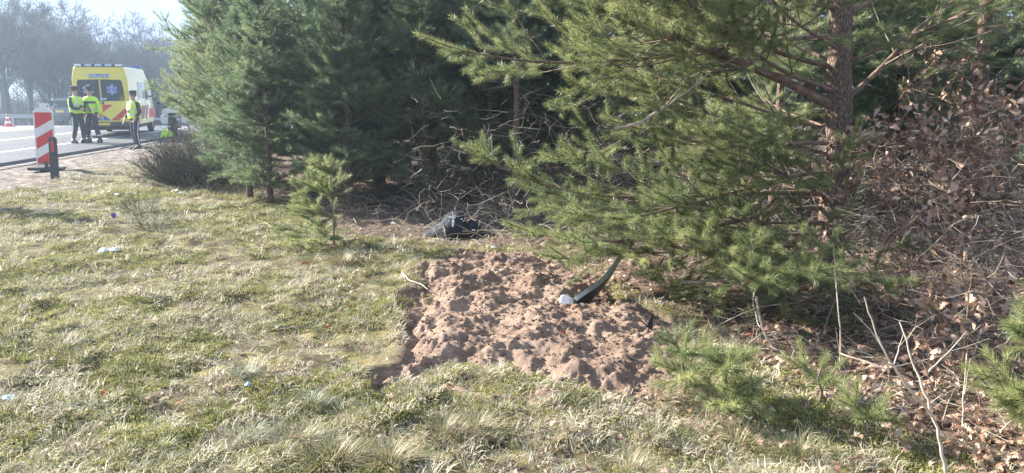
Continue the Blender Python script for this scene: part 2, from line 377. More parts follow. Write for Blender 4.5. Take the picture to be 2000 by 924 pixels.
def quat_dir(D, spin):
    D = D / (np.linalg.norm(D, axis=1, keepdims=True) + 1e-9)
    b = np.arccos(np.clip(D[:, 2], -1, 1)); g = np.arctan2(D[:, 1], D[:, 0])
    def mul(a, c):
        w1, x1, y1, z1 = a.T; w2, x2, y2, z2 = c.T
        return np.stack([w1*w2-x1*x2-y1*y2-z1*z2, w1*x2+x1*w2+y1*z2-z1*y2, w1*y2-x1*z2+y1*w2+z1*x2, w1*z2+x1*y2-y1*x2+z1*w2], 1)
    O = np.zeros(len(D))
    qz = np.stack([np.cos(g/2), O, O, np.sin(g/2)], 1); qy = np.stack([np.cos(b/2), O, np.sin(b/2), O], 1); qs = np.stack([np.cos(spin/2), O, O, np.sin(spin/2)], 1)
    return mul(mul(qz, qy), qs)
def scatter(name, P, D, scl, tint, srcs, key, parent=None, vi=None, link_it=True, **props):
    P = np.asarray(P, float).reshape(-1, 3); n = len(P)
    me = mesh_np(name, P, [])
    def A(nm, t, data, f='value'):
        a = me.attributes.new(nm, t, 'POINT'); a.data.foreach_set(f, np.ascontiguousarray(data, np.float32 if t != 'INT' else np.int32).ravel())
    A('rotq', 'QUATERNION', quat_dir(np.asarray(D, float), rng.random(n) * 6.283))
    s = np.asarray(scl, float); s = np.repeat(s[:, None], 3, 1) if s.ndim == 1 else s
    A('scl', 'FLOAT_VECTOR', s, 'vector'); A('tint', 'FLOAT', np.clip(tint, 0, 1)); A('vi', 'INT', rng.integers(0, len(srcs), n) if vi is None else vi)
    o = link(name, me, None, parent, **props)
    md = o.modifiers.new('scatter', 'NODES'); md.node_group = inst_group(key, srcs)
    return o

# ---- source meshes -------------------------------------------------------
def brush_src(name, n, L, nl, w, mat, seed, a0=R(47), twig=.0022):
    r = np.random.default_rng(seed)
    z = np.sort(r.random(n)) * L * 1.0; ph = np.arange(n) * 2.399 + r.normal(0, .3, n)
    ang = a0 + r.normal(0, .20, n) - .35 * (z / L) ** 3
    ln = nl * (.8 + .35 * r.random(n))
    d = np.stack([np.sin(ang) * np.cos(ph), np.sin(ang) * np.sin(ph), np.cos(ang)], 1)
    side = np.cross(d, np.stack([np.cos(ph), np.sin(ph), np.zeros(n)], 1)); side /= np.linalg.norm(side, axis=1, keepdims=True) + 1e-9
    tw = r.random(n)[:, None] * 3.14; nrm = np.cross(d, side); side = side * np.cos(tw) + nrm * np.sin(tw)
    b = np.stack([0 * z, 0 * z, z], 1)
    v = np.concatenate([b - side * w / 2, b + side * w / 2, b + d * ln[:, None]]); i = np.arange(n)
    t = np.stack([i, i + n, i + 2 * n], 1)
    k = len(v); tv = [(twig * math.cos(a), twig * math.sin(a), zz) for zz in (0, L) for a in (0, 2.09, 4.19)]
    q = [(k + i, k + (i + 1) % 3, k + 3 + (i + 1) % 3, k + 3 + i) for i in range(3)]
    me = mesh_np(name, np.concatenate([v, np.array(tv)]), [t, np.array(q)])
    me.materials.append(mat); me.materials.append(M_twig)
    mi = np.zeros(len(me.polygons), np.int32); mi[n:] = 1; me.polygons.foreach_set('material_index', mi)
    return srcobj(name, me)
NEAR = [brush_src('needle_brush', 64, .085, .060, .0032, M_need, s) for s in (1, 2, 3)]
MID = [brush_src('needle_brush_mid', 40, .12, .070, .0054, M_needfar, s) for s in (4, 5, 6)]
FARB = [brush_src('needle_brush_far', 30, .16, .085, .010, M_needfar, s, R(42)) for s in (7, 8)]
def tuft_src(name, n, h, w, spread, mat, seed, flop=.5):
    r = np.random.default_rng(seed); V = []; T = []; Q = []
    for i in range(n):
        a = r.random() * 6.283; rad = spread * math.sqrt(r.random()); b = np.array([rad * math.cos(a), rad * math.sin(a), -.004])
        da = a + r.normal(0, 1.0); ln = h * (.5 + .8 * r.random()); f = flop * (.4 + 1.1 * r.random())
        d0 = np.array([math.cos(da) * f * .5, math.sin(da) * f * .5, 1.]); d0 /= np.linalg.norm(d0)
        d1 = np.array([math.cos(da) * f * 1.6, math.sin(da) * f * 1.6, max(.05, 1 - f * .7)]); d1 /= np.linalg.norm(d1)
        s = np.array([-math.sin(da), math.cos(da), 0]) * w / 2 * (.7 + .6 * r.random())
        m = b + d0 * ln * .5; t = m + d1 * ln * .5; k = len(V)
        V += [b - s, b + s, m + s * .8, m - s * .8, t]; Q.append((k, k + 1, k + 2, k + 3)); T.append((k + 3, k + 2, k + 4))
    me = mesh_np(name, np.array(V), [np.array(T), np.array(Q)]); me.materials.append(mat); return srcobj(name, me)
GREEN = [tuft_src('green_tuft', 13, .036, .0040, .035, M_grass, s, 1.25) for s in (1, 2, 3)]
STRAW = [tuft_src('straw_tuft', 13, .062, .0032, .045, M_straw, s, 2.4) for s in (4, 5, 6)]
TALL = [tuft_src('tall_tuft', 20, .10, .0034, .035, M_grass, s, 1.1) for s in (7, 8)]
MOSS = [tuft_src('moss_sprig', 18, .016, .0055, .038, M_moss, s, .8) for s in (9, 10)]
SOFT = [tuft_src('fine_straw', 30, .11, .0020, .035, M_straw, s, 1.1) for s in (11, 12)]
def oak_leaf_mesh(name, seed, mat, curl=.35, L=.1):
    r = np.random.default_rng(seed)
    w = [0, .09, .06, .21, .09, .29, .12, .33, .15, .29, .13, .17, 0]; n = len(w); V = []; F = []
    w = [x * (1 + r.normal(0, .12)) for x in w]; cz = curl * (r.random() - .2); cx = curl * (r.random() * 1.6 - .5)
    for i in range(n):
        t = i / (n - 1); y = t * L; zc = -cz * L * (t - .4) ** 2 * 3
        for sx in (-1, 0, 1):
            x = sx * w[i] * L * .9; V.append((x, y + abs(x) * .35, zc + (abs(x) / L) ** 1.2 * cx * L * 1.6 + r.normal(0, .012) * L))
    for i in range(n - 1):
        for s in (0, 1): F.append((i * 3 + s, i * 3 + s + 1, i * 3 + s + 4, i * 3 + s + 3))
    V += [(-.0012, -.018, -.002), (.0012, -.018, -.002)]; F.append((len(V) - 2, len(V) - 1, 1, 1)[:3])
    me = bpy.data.meshes.new(name); me.from_pydata(V, [], F); me.materials.append(mat); smooth(me); return me
LEAF = [srcobj('litter_leaf', oak_leaf_mesh('litter_leaf', s, M_leaf, .7, .075)) for s in (1, 2, 3, 4)]
OAKL = [oak_leaf_mesh('leaf', s, M_leafo, .9, .085) for s in (11, 12, 13, 14, 15)]
OAKS = [srcobj('hung_leaf', oak_leaf_mesh('hung_leaf', s, M_leaf, .9, .08)) for s in (21, 22, 23)]
def clod_src(seed):
    import bmesh
    bm = bmesh.new(); bmesh.ops.create_icosphere(bm, subdivisions=2, radius=1)
    r = np.random.default_rng(seed)
    for v in bm.verts:
        c = v.co; f = 1 + .35 * math.sin(c.x * 3 + seed) * math.cos(c.y * 4 + seed * 2) + r.normal(0, .10); v.co = Vector((c.x * f, c.y * f * .85, c.z * f * .7))
    me = bpy.data.meshes.new('clod'); bm.to_mesh(me); bm.free(); me.materials.append(M_soil); return srcobj('clod', me)
CLOD = [clod_src(s) for s in (1, 2, 3)]

# ================================================================ SETTING
def graded(lo, a, b, hi, step, g=1.12):
    m = list(np.arange(a, b + 1e-6, step)); u = []; x = b; s = step
    while x < hi: s = min(s * g, 60); x += s; u.append(x)
    d = []; x = a; s = step
    while x > lo: s = min(s * g, 60); x -= s; d.append(x)
    return np.array(d[::-1] + m + u)
def grid(name, xs, ys, zf, mat):
    X, Y = np.meshgrid(xs, ys); Z = zf(X, Y); V = np.stack([X, Y, Z], -1).reshape(-1, 3); nx, ny = len(xs), len(ys)
    i = (np.arange(ny - 1)[:, None] * nx + np.arange(nx - 1)[None, :]).ravel()
    me = mesh_np(name, V, [np.stack([i, i + 1, i + nx + 1, i + nx], 1)]); smooth(me); me.materials.append(mat)
    return me, X.ravel(), Y.ravel()
gx = graded(-600, -6.5, 4.2, 600, .045, 1.06); gy = graded(-60, 2.8, 11.0, 1200, .045, 1.05)
me, X, Y = grid('ground', gx, gy, ground, M_ground)
def addattr(me, nm, d): a = me.attributes.new(nm, 'FLOAT', 'POINT'); a.data.foreach_set('value', np.asarray(d, np.float32))
rd = rdist(X, Y); sd = soil_sd(X, Y)
bare = sstep(.12, .3, fbm(X, Y, .5, 4, .6)) * .5
addattr(me, 'dirt', np.clip(sstep(-4.4, -2.6, rd + 1.6 * fbm(X, Y, 1.5, 3)) * (rd < 17) + bare * (1 - forest(X, Y)) * .6, 0, 1))
addattr(me, 'litter', forest(X, Y)); addattr(me, 'soil', sstep(-.16, .04, sd + .1 * fbm(X, Y, .2, 3)))
link('ground', me, None, kind='structure')
sx = np.arange(SP[:, 0].min() - .15, SP[:, 0].max() + .15, .0125); sy = np.arange(SP[:, 1].min() - .2, SP[:, 1].max() + .25, .014)
me, X, Y = grid('soil_patch', sx, sy, soilz, M_soil)
link('soil_patch', me, None, kind='structure')

def strip(name, s0, s1, y0, y1, lift, mat, ny=60, dashes=None, z0=0.0):
    V = []; Q = []; M = MB()
    ys = np.linspace(y0, y1, ny)
    def P(s, y): return (-12.3 - s - .083 * (y - 18.65), y, -.04 * min(60, max(0, y - 40)) + z0 + lift)
    for a, b in ([(y0, y1)] if not dashes else dashes):
        yy = np.linspace(a, b, max(2, int((b - a) / 3)))
        M.add([P(s0, y) for y in yy] + [P(s1, y) for y in yy], [(i, i + 1, len(yy) + i + 1, len(yy) + i) for i in range(len(yy) - 1)])
    return link(name, M.me(name), mat, kind='structure')
def road(name, s0, s1, mat, z):
    m = MB(); yy = np.concatenate([np.arange(-30, 40, 5), np.arange(40, 320, 6)]); a = [((-12.3 - s0 - .083 * (y - 18.65)), y) for y in yy]; b = [((-12.3 - s1 - .083 * (y - 18.65)), y) for y in yy]
    def zz(y): return -.04 * min(60, max(0, y - 40))
    rings = [[(p[0], p[1], zz(p[1]) - .2), (p[0], p[1], zz(p[1]) + z), (q[0], q[1], zz(q[1]) + z), (q[0], q[1], zz(q[1]) - .2)] for p, q in zip(a, b)]
    m.loft(rings); return link(name, m.me(name), mat, kind='structure')
road('road', 0, 8.6, M_asph, .045); road('road_far_lane', 8.6, 17.2, M_asph2, .045)
strip('road_edge_line', 1.85, 2.05, -20, 300, .049, M_paint); strip('road_lane_line', 5.02, 5.24, -20, 300, .049, M_paint)
strip('road_far_line', 15.9, 16.1, -20, 300, .049, M_paint)
strip('road_dash_line', 12.2, 12.35, 0, 0, .049, M_paint, dashes=[(y, y + 3) for y in range(0, 250, 12)])
# kerb-like concrete gutter strip beside the asphalt
m = MB(); yy = np.arange(6, 60, .9)
for i in range(len(yy) - 1): pass
strip('road_gutter', -.36, -.24, 5, 60, -.012, plain('pale_concrete', (.24, .23, .215), .85, var=.45, scale=3))

# ---- soil crumbs
n = 15000; x = rng.uniform(sx[0], sx[-1], n); y = rng.uniform(sy[0], sy[-1], n); k = soil_sd(x, y) > -.12 * rng.random(n) ** 2; x, y = x[k], y[k]; n = len(x)
s = .0025 + .011 * rng.random(n) ** 4.5
scatter('soil_crumbs', np.stack([x, y, soilz(x, y) + s * .1], 1), rng.normal(0, 1, (n, 3)), s, rng.random(n), CLOD, 'clod', kind='stuff')

# ---- grass, moss, litter
def place(n, x0, x1, y0, y1, pw=1.0):
    """points spread with a density that falls off with distance"""
    u = rng.random(n); y = y0 * (y1 / y0) ** u if pw else rng.uniform(y0, y1, n)
    half = y * .70 + .3; x = rng.uniform(-1, 1, n) * half
    k = (x > x0) & (x < x1); return x[k], y[k]
def fgrow(x, y, soilm=-.02):
    return (soil_sd(x, y) < soilm + .11 * rng.random(len(x)) ** 2) & (rdist(x, y) < -.6)
def up(n, t=.25): d = rng.normal(0, t, (n, 3)); d[:, 2] = 1; return d
lx, ly = place(85000, -18, 5, 3.0, 26)
wet = fbm(lx, ly, 1.1, 4, .6)                       # greener where positive
dirtm = sstep(-4.6, -2.8, rdist(lx, ly) + 1.6 * fbm(lx, ly, 1.5, 3)); fo = forest(lx, ly)
bare = fbm(lx, ly, .5, 4, .6); sm = vnoise(lx, ly, .13) + .6 * vnoise(lx + 3, ly, .06)
k = fgrow(lx, ly) & (rng.random(len(lx)) > dirtm * .95) & (rng.random(len(lx)) > fo * np.where(ly > 8, .74, .90)) & ((bare < .10) | (rng.random(len(lx)) < .15)) & (rng.random(len(lx)) < .62 + 1.3 * sm)
def lod(y): return 1 + np.clip((y - 6) / 9, 0, 2.2)
x, y, w = lx[k], ly[k], wet[k]; n = len(x); h = rng.random(n)
kg = h < .20 + .55 * w; z = ground(x, y)
def put(name, kk, srcs, key, sc, tint):
    m = kk.sum(); s = (sc[0] + sc[1] * rng.random(m)) * lod(y[kk])
    sv = np.stack([s, s, s * (.84 - .2 * (lod(y[kk]) - 1) / 2.2)], 1)
    return scatter(name, np.stack([x[kk], y[kk], z[kk]], 1), up(m, .3), sv, tint, srcs, key, kind='stuff')
put('grass', kg, GREEN, 'green', (.7, .7), np.clip(.48 + rng.normal(0, .25, kg.sum()) - .7 * w[kg], 0, 1))
ks = ~kg & (h < .93); put('dry_grass', ks, STRAW, 'straw', (.6, .8), np.clip(rng.normal(.5, .25, ks.sum()), 0, 1))
kt = h >= .985; put('tall_grass', kt, TALL, 'tall', (.5, .6), np.clip(rng.normal(.45, .25, kt.sum()), 0, 1))
# moss
lx, ly = place(70000, -9, 2.5, 3.0, 14); mo = fbm(lx + 30, ly + 12, .8, 4, .6)
k = fgrow(lx, ly, .02) & (mo > .0) & (rng.random(len(lx)) > forest(lx, ly)); x, y = lx[k], ly[k]; n = len(x); z = ground(x, y); s = (.8 + .6 * rng.random(n)) * lod(y)
scatter('moss', np.stack([x, y, z], 1), up(n, .3), s, np.clip(.3 + 1.6 * mo[k] + rng.normal(0, .2, n), 0, 1), MOSS, 'moss', kind='stuff')
# leaf litter: dense under the trees, thin on the verge
lx, ly = place(26000, -14, 12, 2.9, 20); fo = forest(lx, ly); cl = sstep(.1, .35, fbm(lx + 4, ly, .7, 3))
k = (rng.random(len(lx)) < np.where(lx > -.5, fo * (.22 + .5 * (lx > 1)), fo * .12) + .03 + .10 * sstep(-6, -3, rdist(lx, ly)) * (lx < -4) + .14 * cl * (ly < 10) + .16 * (lx > 0) * (ly < 4.8) * (soil_sd(lx, ly) < -.1)) & (rdist(lx, ly) < -.5) & (soil_sd(lx, ly) < .05); x, y = lx[k], ly[k]; n = len(x)
D = rng.normal(0, .45, (n, 3)); D[:, 2] = 1; z = ground(x, y) + .012 + .02 * rng.random(n)
scatter('fallen_leaves', np.stack([x, y, z], 1), D, np.where(forest(x, y) > .5, .55, .30) + .6 * rng.random(n) ** 1.5, rng.random(n) ** 1.1, LEAF, 'leaf', kind='stuff')
# forest floor: needles, broken twigs
def twig_mat(n, xr, yr, cond, rmax=.004, Lr=(.1, .5), lift=.06):
    P = []; c = 0
    while c < n:
        x = rng.uniform(*xr); y = rng.uniform(*yr)
        if not cond(x, y): continue
        c += 1; a = rng.random() * 6.28; L = rng.uniform(*Lr); z = gz(x, y) + rng.random() * lift; m = 5; d = np.array([math.cos(a), math.sin(a), rng.normal(0, .18)]); p = np.array([x, y, z]); pts = [p]
        for i in range(m):
            d = d + rng.normal(0, .16, 3); p = p + d / np.linalg.norm(d) * L / m; pts.append(p)
        pts = np.array(pts); pts[:, 2] = np.maximum(pts[:, 2], z * .3 + .3 * gz(x, y)); r = rng.uniform(.0012, rmax); P.append((pts, r * np.linspace(1, .4, m + 1)))
    return P
F1 = lambda x, y: forest(np.array([x]), np.array([y]))[0] > .5
P = twig_mat(1500, (-.2, 6), (3, 9), F1) + twig_mat(900, (-5, 6), (8.6, 15), F1, .008, (.2, .9), .15)
link('dead_twigs', tubes_mesh('dead_twigs', P, 3, M_dead), None, kind='stuff')
P = twig_mat(240, (-5, 1.5), (3.2, 9), lambda x, y: not F1(x, y) and soil_sd(np.array([x]), np.array([y]))[0] < 0, .0025, (.06, .25), .02)
link('straw_twigs', tubes_mesh('straw_twigs', P, 3, M_dead), None, kind='stuff')

# ================================================================ PINES
def nrmz(v): return v / (np.linalg.norm(v) + 1e-9)
class Pine:
    """collects limbs, wood and needle positions of one tree"""
    def __init__(s, seed, unit=.085, spray=.42, node=.26, lim=2):
        s.r = np.random.default_rng(seed); s.W = []; s.P = []; s.D = []; s.T = []; s.unit = unit; s.spray = spray; s.node = node; s.lim = lim; s.keep = 1.0
    def needles(s, pts, frm, tb):
        seg = np.linalg.norm(np.diff(pts, axis=0), axis=1); cum = np.concatenate([[0], np.cumsum(seg)]); L = cum[-1]
        t = np.arange(max(0, frm), L, s.unit * .8)
        for q in t:
            i = min(len(seg) - 1, np.searchsorted(cum, q, side='right') - 1); f = (q - cum[i]) / max(1e-6, seg[i])
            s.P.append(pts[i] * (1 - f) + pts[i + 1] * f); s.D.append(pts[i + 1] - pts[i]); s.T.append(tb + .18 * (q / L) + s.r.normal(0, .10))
    def branch(s, p, d, L, r0, level, leaf=1.0, curve=.10, tb=.4, sag=0, wood=None):
        r = s.r; n = max(3, int(L / (.16 if level == 0 else .09))); st = L / n; d = nrmz(np.asarray(d, float)); p = np.asarray(p, float); pts = [p]; dirs = [d]
        for i in range(n):
            t = i / n
            d = nrmz(d + np.array([0, 0, (curve * (t - .15) * 1.8 - sag * (1 - t))]) * (st / .12) * .55 + r.normal(0, .045 if level else .035, 3)); p = p + d * st
            if p[2] < .05: p[2] = .05 + .02 * r.random(); d = nrmz(d * np.array([1, 1, 0]) + np.array([0, 0, .05]))
            pts.append(p); dirs.append(d)
        pts = np.array(pts); tt = np.linspace(0, 1, n + 1); (s.W if wood is None else wood).append((pts, r0 * (1 - .82 * tt)))
        if leaf <= 0: frm = 9e9
        else: frm = L - s.spray * (.8 + .5 * r.random()) if level < s.lim else max(.02, L - .17)
        if r.random() < leaf * 1.4: s.needles(pts, frm, tb)
        if level >= s.lim: return pts
        q = L * (.22 if level == 0 else .18) + r.random() * .1
        while q < L * .985:
            i = min(n - 1, int(q / st)); b = pts[i]; dd = dirs[i]; side = nrmz(np.cross(dd, [0, 0, 1])); upv = np.cross(side, dd)
            rem = L - q; k = 2 if level == 0 else (2 if r.random() < .6 else 1)
            if level == 0 and r.random() < .45: k = 3
            for j in range(k):
                roll = (0 if j == 0 else math.pi if j == 1 else math.pi / 2 * (1 if r.random() < .75 else -1)) + r.normal(0, .35)
                a = R(r.uniform(36, 58)); lat = side * math.cos(roll) + upv * math.sin(roll)
                cd = dd * math.cos(a) + lat * math.sin(a)
                cl = min(rem * r.uniform(.45, .75) + .10, L * .5) * (1 if r.random() > .15 else .5)
                if level == s.lim - 1: cl = min(cl, .34) * r.uniform(.7, 1.1)
                cl = max(.09, cl)
                if r.random() < s.keep: s.branch(b, cd, cl, max(.0022, r0 * (1 - .8 * q / L) * .5), level + 1, leaf, curve * 1.3 + .13, tb + r.normal(0, .06), 0, wood)
            q += s.node * r.uniform(.8, 1.25) * (1 if level == 0 else .62)
        return pts
    def finish(s, parent, srcs, key, sides=4, org=(0, 0, 0), mat=None):
        o = np.array(org)
        if s.W: link('branches', tubes_mesh('branches', [(a - o, b) for a, b in s.W], sides, mat or M_twig), None, parent, kind='stuff')
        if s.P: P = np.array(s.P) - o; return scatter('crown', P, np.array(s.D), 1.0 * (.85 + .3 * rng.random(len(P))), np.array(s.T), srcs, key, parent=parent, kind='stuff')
def trunk_mesh(pts, rad, sides=18, seed=0, bump=.06, flare=1.35):
    r = np.random.default_rng(seed); pts = np.asarray(pts, float); T = np.linspace(0, 1, 60); tp = np.linspace(0, 1, len(pts))
    P = np.stack([np.interp(T, tp, pts[:, k]) for k in range(3)], 1); rr = np.interp(T, tp, rad) * (1 + (flare - 1) * np.exp(-T * 22))
    ang = np.arange(sides) * 2 * np.pi / sides; n1 = vnoise(np.add.outer(T * 9, ang * 0) + seed, np.add.outer(T * 0, np.cos(ang) * 2 + seed), .5); n2 = vnoise(np.add.outer(T * 30, 0 * ang), np.add.outer(0 * T, ang * 3), .6)
    rad2 = rr[:, None] * (1 + bump * 2 * n1 + bump * n2)
    V = np.stack([P[:, 0, None] + rad2 * np.cos(ang), P[:, 1, None] + rad2 * np.sin(ang), np.repeat(P[:, 2, None], sides, 1)], -1).reshape(-1, 3)
    i = (np.arange(59)[:, None] * sides + np.arange(sides)[None, :]).ravel(); j = (np.arange(59)[:, None] * sides + (np.arange(sides)[None, :] + 1) % sides).ravel()
    me = mesh_np('trunk', V, [np.stack([i, j, j + sides, i + sides], 1)]); smooth(me); me.materials.append(M_barkT); return me
def az(a, e): a = R(a); e = R(e); return np.array([math.cos(a) * math.cos(e), math.sin(a) * math.cos(e), math.sin(e)])

# ---- the big pine on the right, its limbs placed one by one
x0, y0 = 2.84, 6.75; b0 = np.array([x0, y0, gz(x0, y0) - .05])
t = thing('pine_tree', 'tall pine with thick plated bark trunk right of the bare soil, sunlit from the left', 'pine tree', tuple(b0), group='pine trees')
tp = [(0, 0, 0), (-.02, 0, .6), (.0, .0, 1.2), (-.03, 0, 1.7), (-.06, .02, 2.4), (-.02, .05, 3.6), (.05, .05, 5.2), (.05, .1, 7.2)]
link('trunk', trunk_mesh(tp, [.125, .112, .108, .108, .092, .075, .05, .02], 22, 3, .07), None, t)
big = Pine(11, .085, .34, .27); big.keep = .84
limbs = [  # z, azimuth (180 = left, 270 = towards the camera), length, elevation, radius, leaf
 (.42, 200, 2.2, -3, .016, .9), (.55, 228, 2.3, -9, .014, 1), (.62, 208, 2.2, -8, .014, 1), (.48, 243, 2.3, -7, .013, .9), (.35, 218, 1.7, 0, .012, .8),  (.50, 176, 2.4, 2, .018, .9), (.62, 215, 2.0, 0, .015, 1), (.74, 190, 3.0, 2, .022, 1), (.86, 183, 3.35, 3, .024, 1), (.95, 222, 1.9, 0, .016, 1), (.60, 236, 1.9, -8, .014, .8),
 (1.05, 200, 2.7, 4, .018, 1), (1.2, 178, 2.7, 10, .020, 1), (1.3, 212, 2.3, 5, .018, 1), (1.42, 160, 2.4, 12, .018, .9), (1.62, 190, 2.75, 19, .042, 1),
 (1.75, 205, 2.6, 8, .02, 1), (1.95, 182, 2.9, 10, .024, 1), (2.1, 222, 2.0, 12, .018, 1), (2.2, 192, 3.5, 3, .026, 1), (2.45, 178, 3.6, 5, .026, 1), (2.7, 202, 3.3, 4, .024, 1), (2.9, 186, 3.0, 12, .022, 1),
 (1.66, 18, 2.2, 38, .026, .18), (1.2, 350, 1.5, 10, .014, .10), (.9, 20, 1.6, 14, .012, 0), (2.0, 330, 1.8, 15, .016, .5), (2.4, 15, 2.2, 20, .018, .6), (2.8, 345, 2.2, 18, .018, .7), (3.2, 30, 2.0, 20, .018, .8),
 (.5, 262, 1.3, -8, .012, .4),
 (.8, 130, 1.6, 8, .014, .3), (1.4, 100, 1.6, 10, .014, .4), (2.0, 120, 2.0, 14, .016, .8), (2.6, 95, 2.0, 18, .016, .9), (3.6, 60, 2.2, 18, .018, .9)]
for z, a, Ln, e, rr, leaf in limbs:
    w = []; tx = np.interp(z, [q[2] for q in tp], [q[0] for q in tp])
    p = b0 + np.array([tx, 0, z + .05]) + az(a, 0) * .05
    big.branch(p, az(a, e + 4), Ln, rr, 0, leaf, .07 if e < 14 else .02, .35 + .3 * random.random(), .02 if e < 6 else 0, w)
    link('branch', tubes_mesh('branch', [(q - b0, r_) for q, r_ in w[:1]], 9, M_bark), None, t)
    big.W += w[1:]
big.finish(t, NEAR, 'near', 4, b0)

# ---- other pines: generic builder
def pine(label, x, y, h, tr, zb, seed, spread, unit=.12, srcs=MID, key='mid', azc=None, leaf=1.0, dead=.3, node=.42, elev=(12, 50), tb=.35, dens=4, group='pine trees', nodeb=.30, lim=2, keep=1.0, lean=(0, 0), sides=3, curve=.10, bare=True):
    b = np.array([x, y, gz(x, y) - .04]); t = thing('pine_tree', label, 'pine tree', tuple(b), group=group)
    tp = [(0, 0, 0), (lean[0] * .3 + .02, lean[1] * .3, h * .35), (lean[0] * .7 - .03, lean[1] * .7, h * .7), (lean[0], lean[1], h)]
    link('trunk', trunk_mesh(tp, [tr, tr * .75, tr * .45, tr * .1], 12, seed, .06, 1.25), None, t)
    P = Pine(seed, unit, .45, nodeb, lim); P.keep = keep; r = np.random.default_rng(seed + 99); z = min(.25, zb)
    while z < h - .1:
        f = (z - zb) / (h - zb); live = z > zb
        for k in range(r.integers(dens - 1, dens + 2)):
            a = r.random() * 360 if azc is None else r.normal(azc, 75)
            prof = (max(0, 1 - f) ** .75 * min(1, .55 + 1.6 * f)) if live else .45 + .3 * r.random()
            Ln = max(.2, spread * prof * r.uniform(.75, 1.1)); e = np.interp(max(0, f), [0, 1], elev) + r.normal(0, 5) if live else r.normal(5, 10)
            tx = np.interp(z, [q[2] for q in tp], [q[0] for q in tp]); ty = np.interp(z, [q[2] for q in tp], [q[1] for q in tp])
            P.branch(b + np.array([tx, ty, z]), az(a, e), Ln, .008 + .010 * Ln / 2, 0, leaf if live else (0 if r.random() > .12 else .25), curve if live else .02, tb + r.normal(0, .1))
            if not live and r.random() > dead: break
        z += node * r.uniform(.8, 1.2)
    P.finish(t, srcs, key, sides, b, M_twig)
    return t
pine('feathery pine behind the corner pine, its tips against the sky', -6.1, 18.2, 4.9, .10, .3, 49, 2.35, elev=(24, 58), dens=6, node=.36, tb=.5)
# thick young pines filling the middle-left
pine('large bushy pine whose lower boughs sweep to the grass left of the sapling', -3.35, 13.2, 4.9, .10, .15, 21, 2.35, elev=(18, 55), dens=7, node=.34, tb=.38)
pine('dense pine with a visible brown trunk behind the small sapling', -2.35, 13.6, 5.95, .11, .5, 22, 2.3, elev=(10, 48), dens=6, node=.36, tb=.22)
pine('leaning feathery pine at the woodland corner nearest the road', -5.0, 14.6, 5.04, .09, .15, 23, 2.45, elev=(26, 60), dens=6, node=.34, tb=.5)
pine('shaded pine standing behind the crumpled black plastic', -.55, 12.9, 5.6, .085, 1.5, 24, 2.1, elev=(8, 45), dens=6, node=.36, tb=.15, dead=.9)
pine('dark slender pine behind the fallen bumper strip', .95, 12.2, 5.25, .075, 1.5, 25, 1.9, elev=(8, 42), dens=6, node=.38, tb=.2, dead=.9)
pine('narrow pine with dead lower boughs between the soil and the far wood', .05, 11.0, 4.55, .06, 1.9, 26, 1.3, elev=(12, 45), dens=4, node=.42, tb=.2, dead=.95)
pine('thin-stemmed pine left of the thick plated trunk', 2.95, 8.7, 4.9, .055, 1.0, 27, 1.7, elev=(6, 40), dens=4, node=.40, tb=.55, leaf=.9, dead=.9, unit=.1)
pine('pine trunk with broken stubs at the right among brown oak leaves', 4.55, 7.7, 5.25, .095, 1.9, 28, 1.8, elev=(6, 40), dens=4, node=.42, tb=.45, leaf=.55, dead=.9)
pine('background pine seen through the boughs of the thick plated pine', 2.2, 11.2, 5.25, .07, .8, 29, 2.0, elev=(6, 42), dens=6, node=.38, tb=.5)
pine('tall pine deep in the wood left of the oak leaves', 3.9, 10.3, 5.46, .08, 1.3, 30, 2.0, elev=(6, 42), dens=5, node=.40, tb=.45, dead=.8)
pine('pine at the far right edge behind the leafy oak', 6.1, 9.4, 5.32, .08, 1.2, 31, 2.0, elev=(6, 42), dens=5, node=.40, tb=.45, dead=.8)
BP = dict(unit=.12, dens=6, node=.28, elev=(14, 55), tb=.34)
pine('low bushy pine filling the gap between the leftmost pine and the small sapling', -3.75, 11.9, 3.6, .05, .12, 41, 1.25, **BP)
pine('bushy young pine directly behind the small bright sapling', -2.45, 11.6, 4.2, .055, .12, 42, 1.35, **BP)
pine('bushy young pine left of the dark plastic liner, deep in shade', -1.35, 11.9, 4.6, .06, .2, 43, 1.4, **BP)
pine('young pine with needles to the ground behind the dark plastic liner', -.35, 12.2, 4.4, .06, .5, 44, 1.3, **BP)
pine('tall bushy pine rising behind the low pines at the centre left', -3.1, 14.9, 5.95, .09, .4, 45, 2.3, dens=7, node=.34, elev=(14, 52), tb=.3)
pine('bushy pine closing the background between two bare trunks at the centre', .45, 14.0, 5.25, .08, .5, 46, 2.0, dens=6, node=.34, elev=(10, 48), tb=.2)
pine('bushy pine behind the right half of the thick plated pine', 3.6, 12.6, 5.25, .08, .5, 47, 2.0, dens=6, node=.36, elev=(10, 48), tb=.45)
pine('bushy pine in the background above the oak leaves', 5.6, 11.4, 5.25, .08, .7, 48, 2.0, dens=6, node=.36, elev=(10, 48), tb=.45)
pine('bushy young pine filling the base of the green wall left of the sapling', -4.3, 12.6, 3.2, .05, .12, 50, 1.3, **BP)
pine('young pine closing the gap left of the boughs that reach over the liner', .35, 12.9, 4.6, .06, .3, 51, 1.4, **BP)
